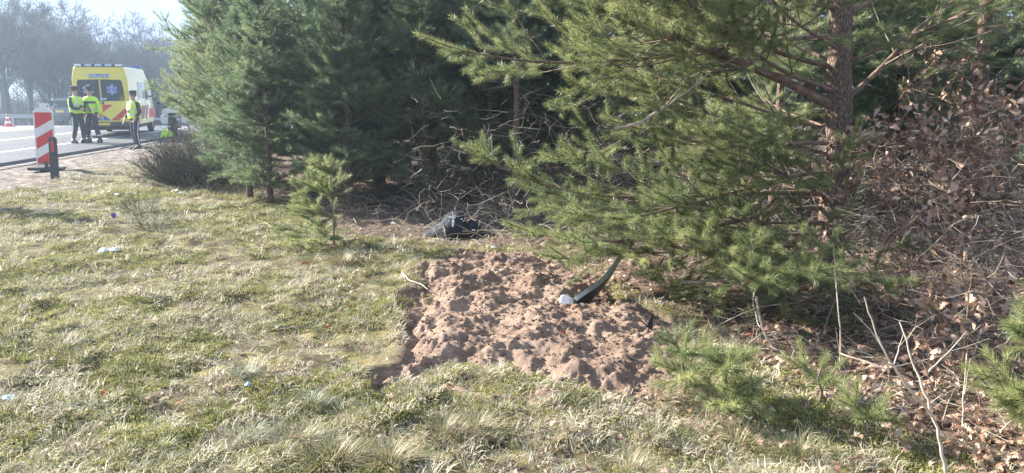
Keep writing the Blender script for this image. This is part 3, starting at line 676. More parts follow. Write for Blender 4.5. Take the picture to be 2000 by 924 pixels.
# deeper row, one look, coarser
far = [(-1.7, 16.5), (.6, 15.8), (2.6, 15.0), (4.6, 14.0), (6.6, 13.0), (8.6, 12.4), (-4.0, 18.8), (-.6, 20.0), (2.0, 19.2), (5.0, 18.0), (8.2, 17.0), (11, 16.0), (1.2, 24.0), (6, 23), (11, 22), (-2.6, 24.5), (-5.0, 23.0)]
protos = []
def copy_tree(o, loc, rz, sc, label):
    c = o.copy(); COL.objects.link(c); c.location = loc; c.rotation_euler = (0, 0, rz); c.scale = (sc,) * 3; c['label'] = label
    for ch in list(o.children):
        k = ch.copy(); COL.objects.link(k); k.parent = c
    return c
LB = 'one of the pines standing deeper in the dark wood'
def LBF(x, y):
    px = 1000 + x / y * F
    w = next(w for q, w in ((640, 'above the bright small sapling'), (800, 'left of the dark plastic liner'), (920, 'above the dark plastic liner'), (1030, 'in the gap at the centre'), (1120, 'above the top of the bare soil'), (1200, 'above the bumper strip'), (1330, 'behind the left boughs of the big pine'), (1450, 'behind the middle boughs of the big pine'), (1560, 'just left of the big trunk'), (1700, 'just right of the big trunk'), (1900, 'behind the brown oak leaves'), (1e9, 'at the far right edge')) if px < q)
    return ('near' if y < 16 else 'middle' if y < 19.5 else 'far') + ' background pine deep in the wood, ' + w
for i in range(3):
    x, y = far[i]; protos.append(pine(LBF(x, y), x, y, 6.2, .08, .5, 60 + i, 2.3, unit=.16, srcs=FARB, key='far', dens=6, node=.42, elev=(8, 44), tb=.35, group='pines deep in the wood', nodeb=.36, dead=.8))
for i, (x, y) in enumerate(far[3:]):
    copy_tree(protos[i % 3], (x, y, gz(x, y)), i * 2.1, .9 + .25 * random.random(), LBF(x, y))

# small pine sapling in the grass
def sapling(name, label, x, y, h, seed, spread, unit=.07, tb=.55, levels=1, group=None, elev=(5, 40), node=.24, tr=.012, sc=.75, azc=None, dens=5, z0=.12):
    b = np.array([x, y, gz(x, y) - .02]); t = thing('pine_sapling', label, 'sapling', tuple(b), group=group)
    P = Pine(seed, unit, .35, .16, levels); r = np.random.default_rng(seed + 5)
    tr_p = np.array([[0, 0, 0], [.01, 0, h * .3], [-.015, .01, h * .65], [0, 0, h]]) + b
    link('stem', tubes_mesh('stem', [(np.stack([np.interp(np.linspace(0, 1, 16), [0, .3, .65, 1], tr_p[:, k]) for k in range(3)], 1) - b, np.linspace(tr, tr * .3, 16))], 8, M_twig), None, t)
    P.needles(tr_p[2:], 0.05, tb); z = z0
    while z < h:
        f = z / h
        for k in range(dens):
            a = k * 360 / dens + r.random() * 40 if azc is None else r.normal(azc, 60)
            P.branch(b + np.array([0, 0, z]), az(a, np.interp(f, [0, 1], elev) + r.normal(0, 5)), max(.12, spread * (1 - f) ** .7 * r.uniform(.7, 1.1)), .005, 0, 1, .12, tb + r.normal(0, .1))
        z += node * r.uniform(.85, 1.15)
    o = P.finish(t, NEAR, 'near', 3, b); return t
x, y, _ = G(652, 478); sapling('pine_sapling', 'small bright green pine sapling alone in front of the dense pines', x, y, 1.02, 71, .78, unit=.085, dens=6, levels=1, node=.24, elev=(10, 42), azc=175, tb=.5)
x, y, _ = G(1335, 772); sapling('pine_sapling', 'low pine sprout at the right edge of the bare soil', x, y, .30, 72, .26, unit=.06, dens=3, node=.13, group='small pine sprouts', levels=2)
x, y, _ = G(1420, 800); sapling('pine_sapling', 'low bushy pine sprout beside the pale straw tussocks at the right', x, y, .34, 73, .30, unit=.06, dens=3, node=.14, group='small pine sprouts', levels=2)
x, y, _ = G(1600, 790); sapling('pine_sapling', 'sparse pine sprout among brown leaves left of the bare forked sapling', x, y, .22, 74, .30, node=.12, group='small pine sprouts', levels=1, dens=3)
x, y, _ = G(1690, 850); sapling('pine_sapling', 'tiny pine sprout flat on the leaf litter below the thick trunk', x, y, .16, 75, .26, node=.10, group='small pine sprouts', levels=1, dens=3)
sapling('pine_sapling', 'bright pine sapling poking in at the right picture edge', 2.62, 3.3, 1.25, 76, .55, node=.22, levels=2, azc=185, dens=6, z0=.3)

# broom-like shrub by the dense pines
def shrub(name, label, cat, px, py, h, wd, n, seed, lean=0, mat=M_twig, r0=.004, group=None, srcs=None, fork=4):
    x, y, _ = G(px, py); b = np.array([x, y, gz(x, y) - .03]); t = thing(name, label, cat, tuple(b), group=group); r = np.random.default_rng(seed); W_ = []; PP = []; DD = []
    for i in range(n):
        a = r.random() * 6.283; e = r.uniform(.15, 1.35); d = np.array([math.cos(a) * math.cos(e) + lean, math.sin(a) * math.cos(e), math.sin(e)]); L0 = h * r.uniform(.6, 1.05)
        p = np.array([math.cos(a) * .12 * wd, math.sin(a) * .12 * wd, 0.]); pts = [p]
        for k in range(7):
            d = nrmz(d + np.array([0, 0, .06]) + r.normal(0, .06, 3)); p = p + d * L0 / 7; pts.append(p)
        pts = np.array(pts); W_.append((pts, np.linspace(r0, r0 * .35, 8)))
        for k in range(3, 8):
            for q in range(fork):
                dd = nrmz(d * .8 + r.normal(0, .35, 3)); pp = pts[k - 1] + (pts[k] - pts[k - 1]) * r.random(); LL = L0 * .22 * r.random() + .08
                W_.append((np.array([pp, pp + dd * LL * .5 + r.normal(0, .01, 3), pp + dd * LL]), np.array([r0 * .5, r0 * .4, r0 * .2]))); PP += [pp + dd * LL * f for f in (.25, .6, .9)]; DD += [dd] * 3
    link('stems', tubes_mesh('stems', W_, 3, mat), None, t, kind='stuff')
    if srcs: scatter('foliage', PP, DD, r.uniform(.5, .9, len(PP)), r.normal(.3, .15, len(PP)), srcs, 'broomleaf', parent=t, kind='stuff')
    return t
M_broom = plain('broom_stem_green', (.085, .105, .05), .7, var=.3, scale=4)
M_broomd = plain('broom_stem_brown', (.10, .095, .07), .8, var=.3, scale=4)
BR = [tuft_src('broom_leaf', 10, .09, .006, .02, M_needfar, s, .5) for s in (31, 32)]
shrub('broom_shrub', 'dark green-brown broom shrub left of the dense pines', 'shrub', 385, 362, 1.0, 2.4, 330, 5, -.10, M_broomd, .006)
shrub('broom_shrub', 'grey-brown spiky shrub tucked behind the dark broom near the road', 'shrub', 420, 325, 1.2, 2.2, 150, 6, 0, M_broomd, .006)
shrub('wispy_plant', 'small wispy plant in the grass below the broom shrub', 'plant', 275, 420, .34, 1.0, 40, 8, -.1, M_broom, .003, fork=2)
shrub('wispy_plant', 'low wispy plant in the grass right of the lilac litter', 'plant', 300, 448, .28, .8, 30, 9, .1, M_broom, .003, fork=2)

# ================================================================ OAK with dry leaves, bare saplings, fallen boughs
def oak(label, stems, leaf_pts, nbig, seed, Lsc=1.0, group=None):
    """stems: polylines in world space with radii; leaf_pts: clusters (centre, radius, n)"""
    r = np.random.default_rng(seed); b = np.array(stems[0][0][0]); t = thing('oak_sapling', label, 'oak', tuple(b), group=group)
    tips = []
    for pts, r0 in stems:
        p = np.array(pts, float) - b; tt = np.linspace(0, 1, 14); P = np.stack([np.interp(tt, np.linspace(0, 1, len(p)), p[:, k]) for k in range(3)], 1) + r.normal(0, .006, (14, 3))
        link('stem', tubes_mesh('stem', [(P, np.linspace(r0, r0 * .35, 14))], 7, M_twig), None, t)
        tips.append(P)
    W_ = []; LP = []; LD = []
    for c, rad, n in leaf_pts:
        c = np.array(c) - b; k = max(3, n // 9)
        for i in range(k):
            e = c + r.normal(0, 1, 3) * np.array([rad, rad * .9, rad * .75]) * .62
            allp = np.concatenate(tips); s = allp[np.argmin(np.linalg.norm(allp - e + np.array([0, 0, .15]), axis=1))]
            mid = (s + e) / 2 + r.normal(0, .05, 3); Q = np.array([s, (s + mid) / 2 + r.normal(0, .02, 3), mid, (mid + e) / 2 + r.normal(0, .02, 3), e]); W_.append((Q, np.linspace(.0045, .0012, 5)))
            for j in range(n // k + 1):
                f = r.uniform(.45, 1); q = Q[2] * (1 - f) + e * f + r.normal(0, .05, 3); LP.append(q); d = nrmz(e - mid) * .5 + r.normal(0, .55, 3) + np.array([0, 0, -.25]); LD.append(d)
                W_.append((np.array([Q[3] * .5 + Q[4] * .5, q]), np.array([.0010, .0007])))
    link('twigs', tubes_mesh('twigs', W_, 3, M_twig), None, t, kind='stuff')
    LP = np.array(LP); LD = np.array(LD); o = np.argsort(LP[:, 1] + b[1]); LP = LP[o]; LD = LD[o]
    for i in range(min(nbig, len(LP))):
        l = bpy.data.objects.new('leaf', OAKL[i % len(OAKL)]); COL.objects.link(l); l.parent = t; l.location = LP[i]
        d = Vector(LD[i]); q = d.to_track_quat('Y', 'Z'); l.rotation_mode = 'QUATERNION'; l.rotation_quaternion = q @ Matrix.Rotation(r.random() * 6.28, 3, 'Y').to_quaternion(); l.scale = (Lsc * r.uniform(.6, 1.15),) * 3
    if len(LP) > nbig:
        m = len(LP) - nbig; scatter('foliage', LP[nbig:], r.normal(0, 1, (m, 3)), Lsc * r.uniform(.6, 1.1, m), r.random(m), OAKS, 'hungleaf', parent=t, kind='stuff')
    return t
def A(px, py, Y): return at(px, py, Y)
oak('leafy young oak holding dry brown leaves right of the thick plated trunk', [
    ([A(1775, 640, 6.2), A(1768, 520, 6.2), A(1790, 380, 6.3), A(1800, 250, 6.4), A(1775, 130, 6.5)], .013),
    ([A(1790, 380, 6.3), A(1850, 300, 6.0), A(1930, 240, 5.8)], .008), ([A(1768, 500, 6.2), A(1700, 400, 6.0), A(1665, 330, 5.9)], .007), ([A(1780, 450, 6.2), A(1860, 400, 5.8), A(1960, 370, 5.6)], .008)],
    [(A(1700, 340, 5.9), .34, 150), (A(1790, 300, 6.0), .36, 200), (A(1880, 290, 5.9), .38, 220), (A(1960, 290, 5.9), .36, 170), (A(1740, 420, 6.0), .30, 110), (A(1860, 400, 5.7), .34, 170), (A(1960, 410, 5.7), .34, 130), (A(1800, 200, 6.3), .30, 50), (A(1900, 190, 6.3), .33, 55), (A(1960, 120, 6.4), .3, 30), (A(1850, 490, 5.8), .30, 70), (A(1950, 500, 5.6), .3, 70), (A(1760, 500, 5.8), .25, 40), (A(1640, 400, 5.8), .18, 20), (A(1560, 470, 6.0), .25, 26), (A(1720, 230, 6.3), .28, 70), (A(1850, 130, 6.6), .32, 70), (A(1930, 180, 6.2), .3, 90), (A(1830, 560, 5.4), .3, 80), (A(1930, 580, 5.2), .3, 80), (A(1750, 580, 5.6), .25, 50)], 300, 3, 1.0, 'young oaks with dry leaves')
oak('low oak shoot with withered leaves by the right picture edge', [([A(1890, 800, 4.6), A(1885, 700, 4.6), A(1890, 600, 4.65), A(1900, 520, 4.7)], .008), ([A(1888, 690, 4.6), A(1850, 630, 4.5), A(1830, 600, 4.5)], .005)],
    [(A(1880, 580, 4.6), .18, 34), (A(1890, 660, 4.6), .16, 24), (A(1830, 620, 4.5), .15, 22), (A(1700, 560, 5.2), .2, 18), (A(1950, 700, 4.4), .2, 24), (A(1800, 700, 4.6), .2, 18)], 110, 5, .9, 'young oaks with dry leaves')

def bare(name, label, cat, paths, mat=M_dead, group=None, sides=7, seed=1, kid=0):
    """paths in world space: first = stem, the rest side shoots; every one a part"""
    b = np.array(paths[0][0][0]); t = thing(name, label, cat, tuple(b), group=group); r = np.random.default_rng(seed)
    fine = []
    for i, (pts, r0) in enumerate(paths):
        p = np.array(pts, float) - b; m = max(8, 4 * len(p)); tt = np.linspace(0, 1, m); P = np.stack([np.interp(tt, np.linspace(0, 1, len(p)), p[:, k]) for k in range(3)], 1); P[1:-1] += r.normal(0, r0 * .3, (m - 2, 3))
        link('stem' if i == 0 else 'twig', tubes_mesh('twig', [(P, np.linspace(r0, r0 * .4, m))], sides, mat), None, t)
        for k in range(kid):
            q = P[r.integers(m // 3, m)]; d = nrmz(nrmz(P[-1] - P[0]) + r.normal(0, .6, 3)); l = r.uniform(.05, .22); fine.append((np.array([q, q + d * l * .5 + r.normal(0, .008, 3), q + d * l + [0, 0, .01]]), np.array([r0 * .35, r0 * .25, r0 * .15])))
    if fine: link('fine_twigs', tubes_mesh('fine_twigs', fine, 3, mat), None, t, kind='stuff')
    return t
M_pale = plain('pale_smooth_bark', (.50, .42, .34), .7, var=.25, scale=14)
bare('bare_sapling', 'leafless pale forked sapling in the right foreground', 'sapling', [
    ([A(1850, 935, 3.25), A(1835, 860, 3.25), A(1808, 770, 3.3), A(1785, 715, 3.35), A(1757, 628, 3.4)], .0085),
    ([A(1822, 815, 3.27), A(1770, 750, 3.2), A(1735, 700, 3.2), A(1710, 650, 3.2), A(1688, 580, 3.2)], .0065),
    ([A(1813, 727, 3.33), A(1850, 690, 3.4), A(1888, 648, 3.45)], .0045), ([A(1745, 715, 3.2), A(1690, 690, 3.1), A(1655, 682, 3.1)], .0035), ([A(1745, 715, 3.2), A(1765, 650, 3.25)], .003), ([A(1840, 830, 3.26), A(1853, 780, 3.2)], .003),
    ([A(1815, 790, 3.3), A(1842, 768, 3.3)], .0025)], M_pale, seed=4, kid=1)
bare('bare_sapling', 'thin upright leafless shoot right of the forked sapling', 'sapling', [([A(1880, 850, 3.7), A(1882, 780, 3.7), A(1888, 690, 3.75)], .0055), ([A(1884, 770, 3.7), A(1895, 700, 3.7)], .003)], M_pale, seed=5, kid=1)
bare('bare_sapling', 'slim leafless stem rising left of the leaf litter below the thick trunk', 'sapling', [([A(1640, 740, 4.6), A(1642, 660, 4.6), A(1634, 560, 4.65), A(1630, 535, 4.7)], .006), ([A(1641, 700, 4.6), A(1632, 640, 4.5)], .003)], M_pale, seed=6, kid=2)
FB = 'fallen dead boughs'
bare('fallen_bough', 'long grey dead bough lying across at the foot of the thick trunk', 'dead bough', [([A(1330, 552, 5.9), A(1400, 548, 5.9), A(1480, 545, 5.8), A(1560, 548, 5.8), A(1640, 562, 5.7)], .014), ([A(1480, 545, 5.8), A(1470, 590, 5.5), A(1485, 640, 5.2)], .010), ([A(1500, 546, 5.8), A(1560, 520, 5.8), A(1640, 455, 5.9)], .006)], M_dead, FB, seed=7, kid=6)
bare('fallen_bough', 'forked grey bough arching down to the right of the bare soil', 'dead bough', [([A(1478, 580, 5.3), A(1484, 625, 5.1), A(1494, 655, 5.0), A(1540, 720, 4.8), A(1625, 785, 4.6)], .011), ([A(1490, 650, 5.0), A(1440, 690, 4.8), A(1395, 705, 4.7)], .006), ([A(1494, 655, 5.0), A(1560, 655, 4.9), A(1610, 690, 4.8)], .006), ([A(1560, 740, 4.7), A(1480, 730, 4.7)], .004)], M_dead, FB, seed=8, kid=6)
bare('fallen_bough', 'dead branch with arching twigs low beside the thick trunk', 'dead bough', [([A(1700, 575, 5.8), A(1640, 560, 5.6), A(1560, 590, 5.4), A(1480, 600, 5.3), A(1390, 640, 5.2)], .008), ([A(1640, 560, 5.6), A(1610, 640, 5.3), A(1600, 700, 5.2)], .005)], M_dead, FB, seed=9, kid=6)
bare('fallen_bough', 'pale broken stick lying in the leaves at the lower right', 'dead bough', [([A(1640, 690, 4.4), A(1730, 720, 4.2), A(1800, 705, 4.3), A(1880, 740, 4.2)], .006), ([A(1730, 720, 4.2), A(1700, 760, 4.0)], .003)], M_dead, FB, seed=10, kid=4)
bare('fallen_bough', 'curved dead stick beside the right picture edge', 'dead bough', [([A(1940, 870, 3.6), A(1965, 830, 3.6), A(2010, 800, 3.6)], .006), ([A(1965, 830, 3.6), A(1940, 790, 3.7)], .003)], M_dead, FB, seed=11, kid=3)
bare('fallen_bough', 'sunlit pale bough sloping through the green needles at the centre right', 'dead bough', [([A(1200, 252, 5.8), A(1250, 240, 5.8), A(1290, 215, 5.9), A(1340, 180, 6.0), A(1375, 150, 6.1), A(1440, 110, 6.3)], .012), ([A(1270, 228, 5.85), A(1250, 262, 5.7)], .004), ([A(1300, 205, 5.9), A(1330, 170, 5.7)], .005)], M_dead, None, seed=12, kid=3)
x, y, _ = G(540, 440)
bare('broken_stick', 'short pale bent stick on the grass left of the small sapling', 'stick', [([G(500, 442, .03), G(517, 434, .06), G(532, 446, .03)], .007), ([G(517, 434, .05), G(508, 448, .02)], .004)], M_pale, seed=13)
bare('broken_stick', 'pale stick with curled bark at the upper left edge of the soil', 'stick', [([G(785, 532, .05), G(800, 548, .06), G(825, 556, .05), G(835, 566, .03)], .007), ([G(785, 532, .05), G(792, 550, .03)], .006)], M_pale, seed=14)
bare('broken_stick', 'thin stick half buried in shade right of the bumper strip', 'stick', [([G(1205, 610, .05), G(1250, 622, .04), G(1262, 630, .03)], .004)], M_dead, seed=15)
# tangle of dead twigs low in the middle of the wood
P = []; r = np.random.default_rng(50)
for i in range(2200):
    y = r.uniform(8.9, 14); x = r.uniform(-1.3, 3.8) * y / 10; z = r.random() ** 1.2 * (1.7 if r.random() < .6 else .5); a = r.random() * 6.28; d = np.array([math.cos(a), math.sin(a), r.normal(0, .5)]); p = np.array([x, y, z]); pts = [p]; Ln = r.uniform(.15, .6)
    for k in range(4): d = d + r.normal(0, .3, 3); p = p + nrmz(d) * Ln / 4; pts.append(p)
    P.append((np.array(pts), np.linspace(r.uniform(.002, .0055), .001, 5)))
link('dead_undergrowth', tubes_mesh('dead_undergrowth', P, 3, M_dead), None, kind='stuff')
P = []
for i in range(3600):
    y = r.uniform(4.2, 8.5); x = r.uniform(1.6, 5.5); z = r.random() ** 1.6 * 1.3
    if x < 3.0 - .32 * (y - 3): continue
    a = r.random() * 6.28; d = np.array([math.cos(a), math.sin(a), r.normal(0, .4)]); p = np.array([x, y, z]); pts = [p]; Ln = r.uniform(.12, .55)
    for k in range(5): d = d + r.normal(0, .28, 3); p = p + nrmz(d) * Ln / 5; pts.append(p)
    P.append((np.array(pts), np.linspace(r.uniform(.0015, .004), .0009, 6)))
link('brushwood', tubes_mesh('brushwood', P, 3, M_dead), None, kind='stuff')
# off-frame young pine on the verge at the left, whose shade falls over the grass
pine('young pine on the verge beyond the left picture edge', -11.6, 12.9, 3.5, .05, .2, 91, 1.15, unit=.16, srcs=FARB, key='far', dens=6, node=.3)

# ================================================================ FAR BARE TREES
def bare_tree_mesh(seed, h):
    r = np.random.default_rng(seed); T = []; B = []
    def grow(p, d, L, rad, lev):
        n = 5; pts = [p]; ds = []
        for i in range(n):
            d = nrmz(d + r.normal(0, .10 if lev else .05, 3) + np.array([0, 0, .06])); p = p + d * L / n; pts.append(p); ds.append(d)
        (T if lev == 0 else B).append((np.array(pts), np.linspace(rad, rad * .55, n + 1)))
        if lev >= 4: return
        m = (3, 4, 4, 5)[lev] + (r.random() < .5)
        if lev == 0: m = 9
        for j in range(m):
            f = r.uniform(.28 if lev == 0 else .3, 1); i = min(n - 1, int(f * n)); a = R(r.uniform(22, 60)); u = nrmz(np.cross(ds[i], r.normal(0, 1, 3))); q = pts[i] + (pts[i + 1] - pts[i]) * (f * n - i if f < 1 else 1)
            grow(q, ds[i] * math.cos(a) + u * math.sin(a), L * r.uniform(.45, .7) * (.75 if lev == 0 else 1), rad * .42 * (1 - .4 * f), lev + 1)
    grow(np.zeros(3), np.array([0, 0, 1.]), h * .72, h * .017, 0)
    B = [(a, np.maximum(b, .013)) for a, b in B]
    return tubes_mesh('trunk', T, 6, M_far), tubes_mesh('crown', B, 3, M_far)
BT = [bare_tree_mesh(s, 8.5) for s in range(5)]
_u = {}; BK = ['', ', farther', ', third back', ', fourth back', ', fifth back', ', sixth back', ', seventh back', ', rearmost', ', rearmost']
def nextn(*k): _u[k] = _u.get(k, -1) + 1; return _u[k]
def glabel(row, px):
    where = next(w for q, w in ((0, 'just outside the left picture edge'), (14, 'at the left picture edge'), (40, 'above the traffic cone'), (70, 'between cone and warning panel'), (100, 'behind the warning panel'), (125, 'behind the grey car'), (150, 'between grey car and ambulance'), (175, 'behind the leftmost officer'), (200, 'behind the middle officer'), (225, 'behind the ambulance roof centre'), (250, 'behind the right rear ambulance corner'), (275, 'behind the lone officer'), (300, 'behind the ambulance cab'), (325, 'just right of the ambulance'), (350, 'above the motorcycle'), (999, 'at the tips of the green pine')) if px < q)
    return ('front-row', 'second-row', 'hazy back-row')[row] + ' bare tree beyond guardrail, ' + where + BK[nextn(row, where)]
r = np.random.default_rng(5); k = 0
for row, (s0, n) in enumerate([(22, 50), (28, 44), (36, 40)]):
    for i in range(n):
        Y = 34 + (i + r.random()) * (120 / n); s = s0 + r.uniform(-2, 2); x = -12.3 - s - .083 * (Y - 18.65)
        px = 1000 + x / Y * F
        if px < -60 or px > 385: continue
        ht = (1.28 if px < 110 else .98 - .06 * (px > 230)) * (Y + 30) / 100 * r.uniform(.85, 1.12) * 1.0
        z = -.04 * min(60, max(0, Y - 40)) - .1
        t = thing('bare_tree', glabel(row, px), 'tree', (x, Y, z), r.random() * 6.28, 'leafless trees beyond the motorway')
        t.scale = (ht * 1.1, ht * 1.1, ht); tm, cm = BT[k % 5]; k += 1
        link('trunk', tm, None, t); link('crown', cm, None, t, kind='stuff')
# woodland mass and brush behind them, too fine to count
P = []
for i in range(5500):
    Y = r.uniform(45, 175); s = r.uniform(19, 60); x = -12.3 - s - .083 * (Y - 18.65); px = 1000 + x / Y * F
    if px < -60 or px > 620: continue
    h = (1.2 + 3.2 * r.random() ** 1.3) * (Y / 75); a = r.random() * 6.28; e = r.uniform(.1, .9); z = -.04 * min(60, max(0, Y - 40)) - .1
    d = np.array([math.cos(a) * e * .5, math.sin(a) * e * .5, 1]); p = np.array([x, Y, z]); pts = [p]
    for k in range(4): d = nrmz(d + r.normal(0, .2, 3)); p = p + d * h / 4; pts.append(p)
    P.append((np.array(pts), np.linspace(.035, .01, 5) * Y / 75))
    for q in range(5):
        j = r.integers(1, 4); dd = nrmz(d + r.normal(0, .6, 3)); P.append((np.array([pts[j], pts[j] + dd * h * .12, pts[j] + dd * h * .24 + [0, 0, .1]]), np.array([.018, .014, .008]) * Y / 75))
link('woodland_brush', tubes_mesh('woodland_brush', P, 3, M_far), None, kind='stuff')
#@@PART3@@
# ================================================================ VEHICLES
def ring(y, wb, wt, z0, z1, rc=.08, n=4, sh=.55):
    """closed outline of a body section at y: wb half width low, wt half width at the roof"""
    P = []
    zs = z0 + (z1 - z0) * sh
    def arc(cx, cz, a0, a1):
        for i in range(n + 1): a = R(a0 + (a1 - a0) * i / n); P.append((cx + rc * math.cos(a), y, cz + rc * math.sin(a)))
    arc(wb - rc, z0 + rc, -90, 0); P.append((wb, y, zs)); arc(wt - rc, z1 - rc, 0, 90); arc(-wt + rc, z1 - rc, 90, 180); P.append((-wb, y, zs)); arc(-wb + rc, z0 + rc, 180, 270)
    return P
def wheel(t, x, y, r=.34, w=.22):
    m = MB(); prof = [(r * .62, w * .5), (r * .9, w * .5), (r, w * .36), (r, -w * .36), (r * .9, -w * .5), (r * .62, -w * .5)]
    rings = [[(x + b, y + a * math.cos(k * math.pi / 12), r + a * math.sin(k * math.pi / 12)) for a, b in prof] for k in range(24)]
    m.loft(rings + [rings[0]], cap=False); wl = m.build('wheel', M_black, t, sm=True)
    m = MB(); sg = 1 if x > 0 else -1
    m.tube([(x - w * .3, y, r), (x + w * .3, y, r)], r * .62, 20)
    for k in range(6): a = k * math.pi / 3; m.tube([(x + sg * w * .32, y, r), (x + sg * w * .34, y + r * .55 * math.cos(a), r + r * .55 * math.sin(a))], .025, 5)
    m.build('rim', M_metal, wl); return wl
def font_mesh(txt, size, depth=.004):
    c = bpy.data.curves.new('lettering', 'FONT'); c.body = txt; c.size = size; c.align_x = 'CENTER'; c.align_y = 'CENTER'; c.extrude = depth
    o = bpy.data.objects.new('lettering', c); COL.objects.link(o); dg = bpy.context.evaluated_depsgraph_get(); me = bpy.data.meshes.new_from_object(o.evaluated_get(dg)); bpy.data.objects.remove(o); me.name = 'lettering'; return me
LETTER = font_mesh('AMBULANCE', .135)

def poly_plate(poly, axis, a, b, name, mat, parent, **k): m = MB(); m.prism(poly, axis, a, b); return m.build(name, mat, parent, **k)
# ---- ambulance
bx, by, _ = at(197, 266, 30.0)
t = thing('ambulance', 'yellow ambulance van with red and blue stripes, seen from behind at the roadside', 'ambulance', (bx + .2, 29.9, .045), R(15)); t.scale = (.97, 1, 1)
secs = [(.0, .97, .87, .42, 2.60), (.06, .99, .90, .40, 2.64), (1.5, 1.0, .90, .38, 2.66), (3.9, 1.0, .90, .38, 2.66), (4.25, 1.0, .86, .38, 2.58), (4.75, .99, .80, .38, 2.05), (5.12, .97, .80, .38, 1.42), (5.6, .92, .78, .40, 1.22), (5.9, .80, .70, .45, .95)]
m = MB(); m.loft([ring(*s, sh=.8) for s in secs]); body = m.build('body', M_yellow, t, sm=False)
me = body.data; smooth(me)
md = body.modifiers.new('w', 'WEIGHTED_NORMAL')
def rp(x0, x1, z0, z1, y=-.012, y2=.06, name='panel', mat=M_glass, par=None, bev=.01): m = MB(); m.box(x0, x1, y, y2, z0, z1); return m.build(name, mat, par or t, bev=bev)
for s_ in (-1, 1):
    d = poly_plate([(s_ * .012, .62), (s_ * .93, .62), (s_ * .93, 1.5), (s_ * .83, 2.52), (s_ * .012, 2.54)], 'y', -.012, .05, 'rear_door', M_yellow, t, bev=.006)
    poly_plate([(s_ * .03, 1.36), (s_ * .84, 1.36), (s_ * .86, 1.46), (s_ * .79, 2.10), (s_ * .74, 2.15), (s_ * .03, 2.17)], 'y', -.024, .0, 'window', M_glass, d)
    m = MB(); c = (s_ * .42, 1.78)
    for k in range(3):
        a = R(60 * k); ux, uz = math.sin(a), math.cos(a); vx, vz = math.cos(a), -math.sin(a); m.prism([(c[0] + ux * .19 * i + vx * .048 * j, c[1] + uz * .19 * i + vz * .048 * j) for i, j in ((-1, -1), (1, -1), (1, 1), (-1, 1))], 'y', -.030 - k * .0015, -.020)
    em = m.build('star_emblem', M_lblue, d)
    m = MB()
    for k in range(3):
        a = R(60 * k); ux, uz = math.sin(a), math.cos(a); vx, vz = math.cos(a), -math.sin(a); m.prism([(c[0] + ux * .165 * i + vx * .028 * j, c[1] + uz * .165 * i + vz * .028 * j) for i, j in ((-1, -1), (1, -1), (1, 1), (-1, 1))], 'y', -.037 - k * .0015, -.025)
    m.build('star_field', M_blue, d)
    m = MB(); m.tube([(c[0], -.042, c[1] - .14), (c[0], -.042, c[1] + .14)], .009, 5); m.tube([(c[0] + .035 * math.sin(q * 1.5), -.043, c[1] - .11 + q * .03) for q in range(8)], .007, 5); m.build('staff_mark', M_white, d)
    e = .93
    poly_plate([(s_ * .02, 1.22), (s_ * .40, 1.22), (s_ * .02, .93)], 'y', -.017, 0, 'red_stripe', M_redc, d)
    poly_plate([(s_ * .30, .63), (s_ * .55, .63), (s_ * .925, .93), (s_ * .925, 1.18)], 'y', -.017, 0, 'red_stripe', M_redc, d)
    poly_plate([(s_ * .02, .63), (s_ * .29, .63), (s_ * .02, .84)], 'y', -.017, 0, 'blue_stripe', M_blue, d)
    m = MB(); m.box(s_ * .06 - .03, s_ * .06 + .03, -.05, -.005, 1.24, 1.34); m.build('handle', M_black, d)
    rp(s_ * .955 - .03, s_ * .955 + .03, .66, 1.02, -.03, .03, 'tail_light', M_redc)
    rp(s_ * .94 - .025, s_ * .94 + .025, 1.04, 1.14, -.03, .03, 'indicator', M_orange)
rp(-.03, .2, 1.40, 1.47, -.034, -.02, 'window_sticker', M_lblue)
sg = rp(-.36, .36, 2.24, 2.37, -.026, .0, 'roof_sign', M_blue); l = link('lettering', LETTER, M_white, sg); l.location = (0, -.030, 2.302); l.rotation_euler = (R(90), 0, 0)
rp(-.95, .95, .40, .57, -.10, .05, 'rear_bumper', M_dgrey); rp(-.26, .26, .44, .54, -.11, -.09, 'number_plate', M_plateY)
m = MB(); m.box(-.84, .84, .02, .42, 2.63, 2.76); lb = m.build('light_bar', M_dgrey, t, bev=.03)
for q in (-.72, -.36, .0, .36, .72): m = MB(); m.box(q - .12, q + .12, -.01, .06, 2.655, 2.735); m.build('lamp', M_lblue if abs(q) < .6 else M_film, lb)
m = MB(); m.box(-.84, .84, 3.55, 3.95, 2.64, 2.78); m.build('light_bar', M_blue, t, bev=.03)
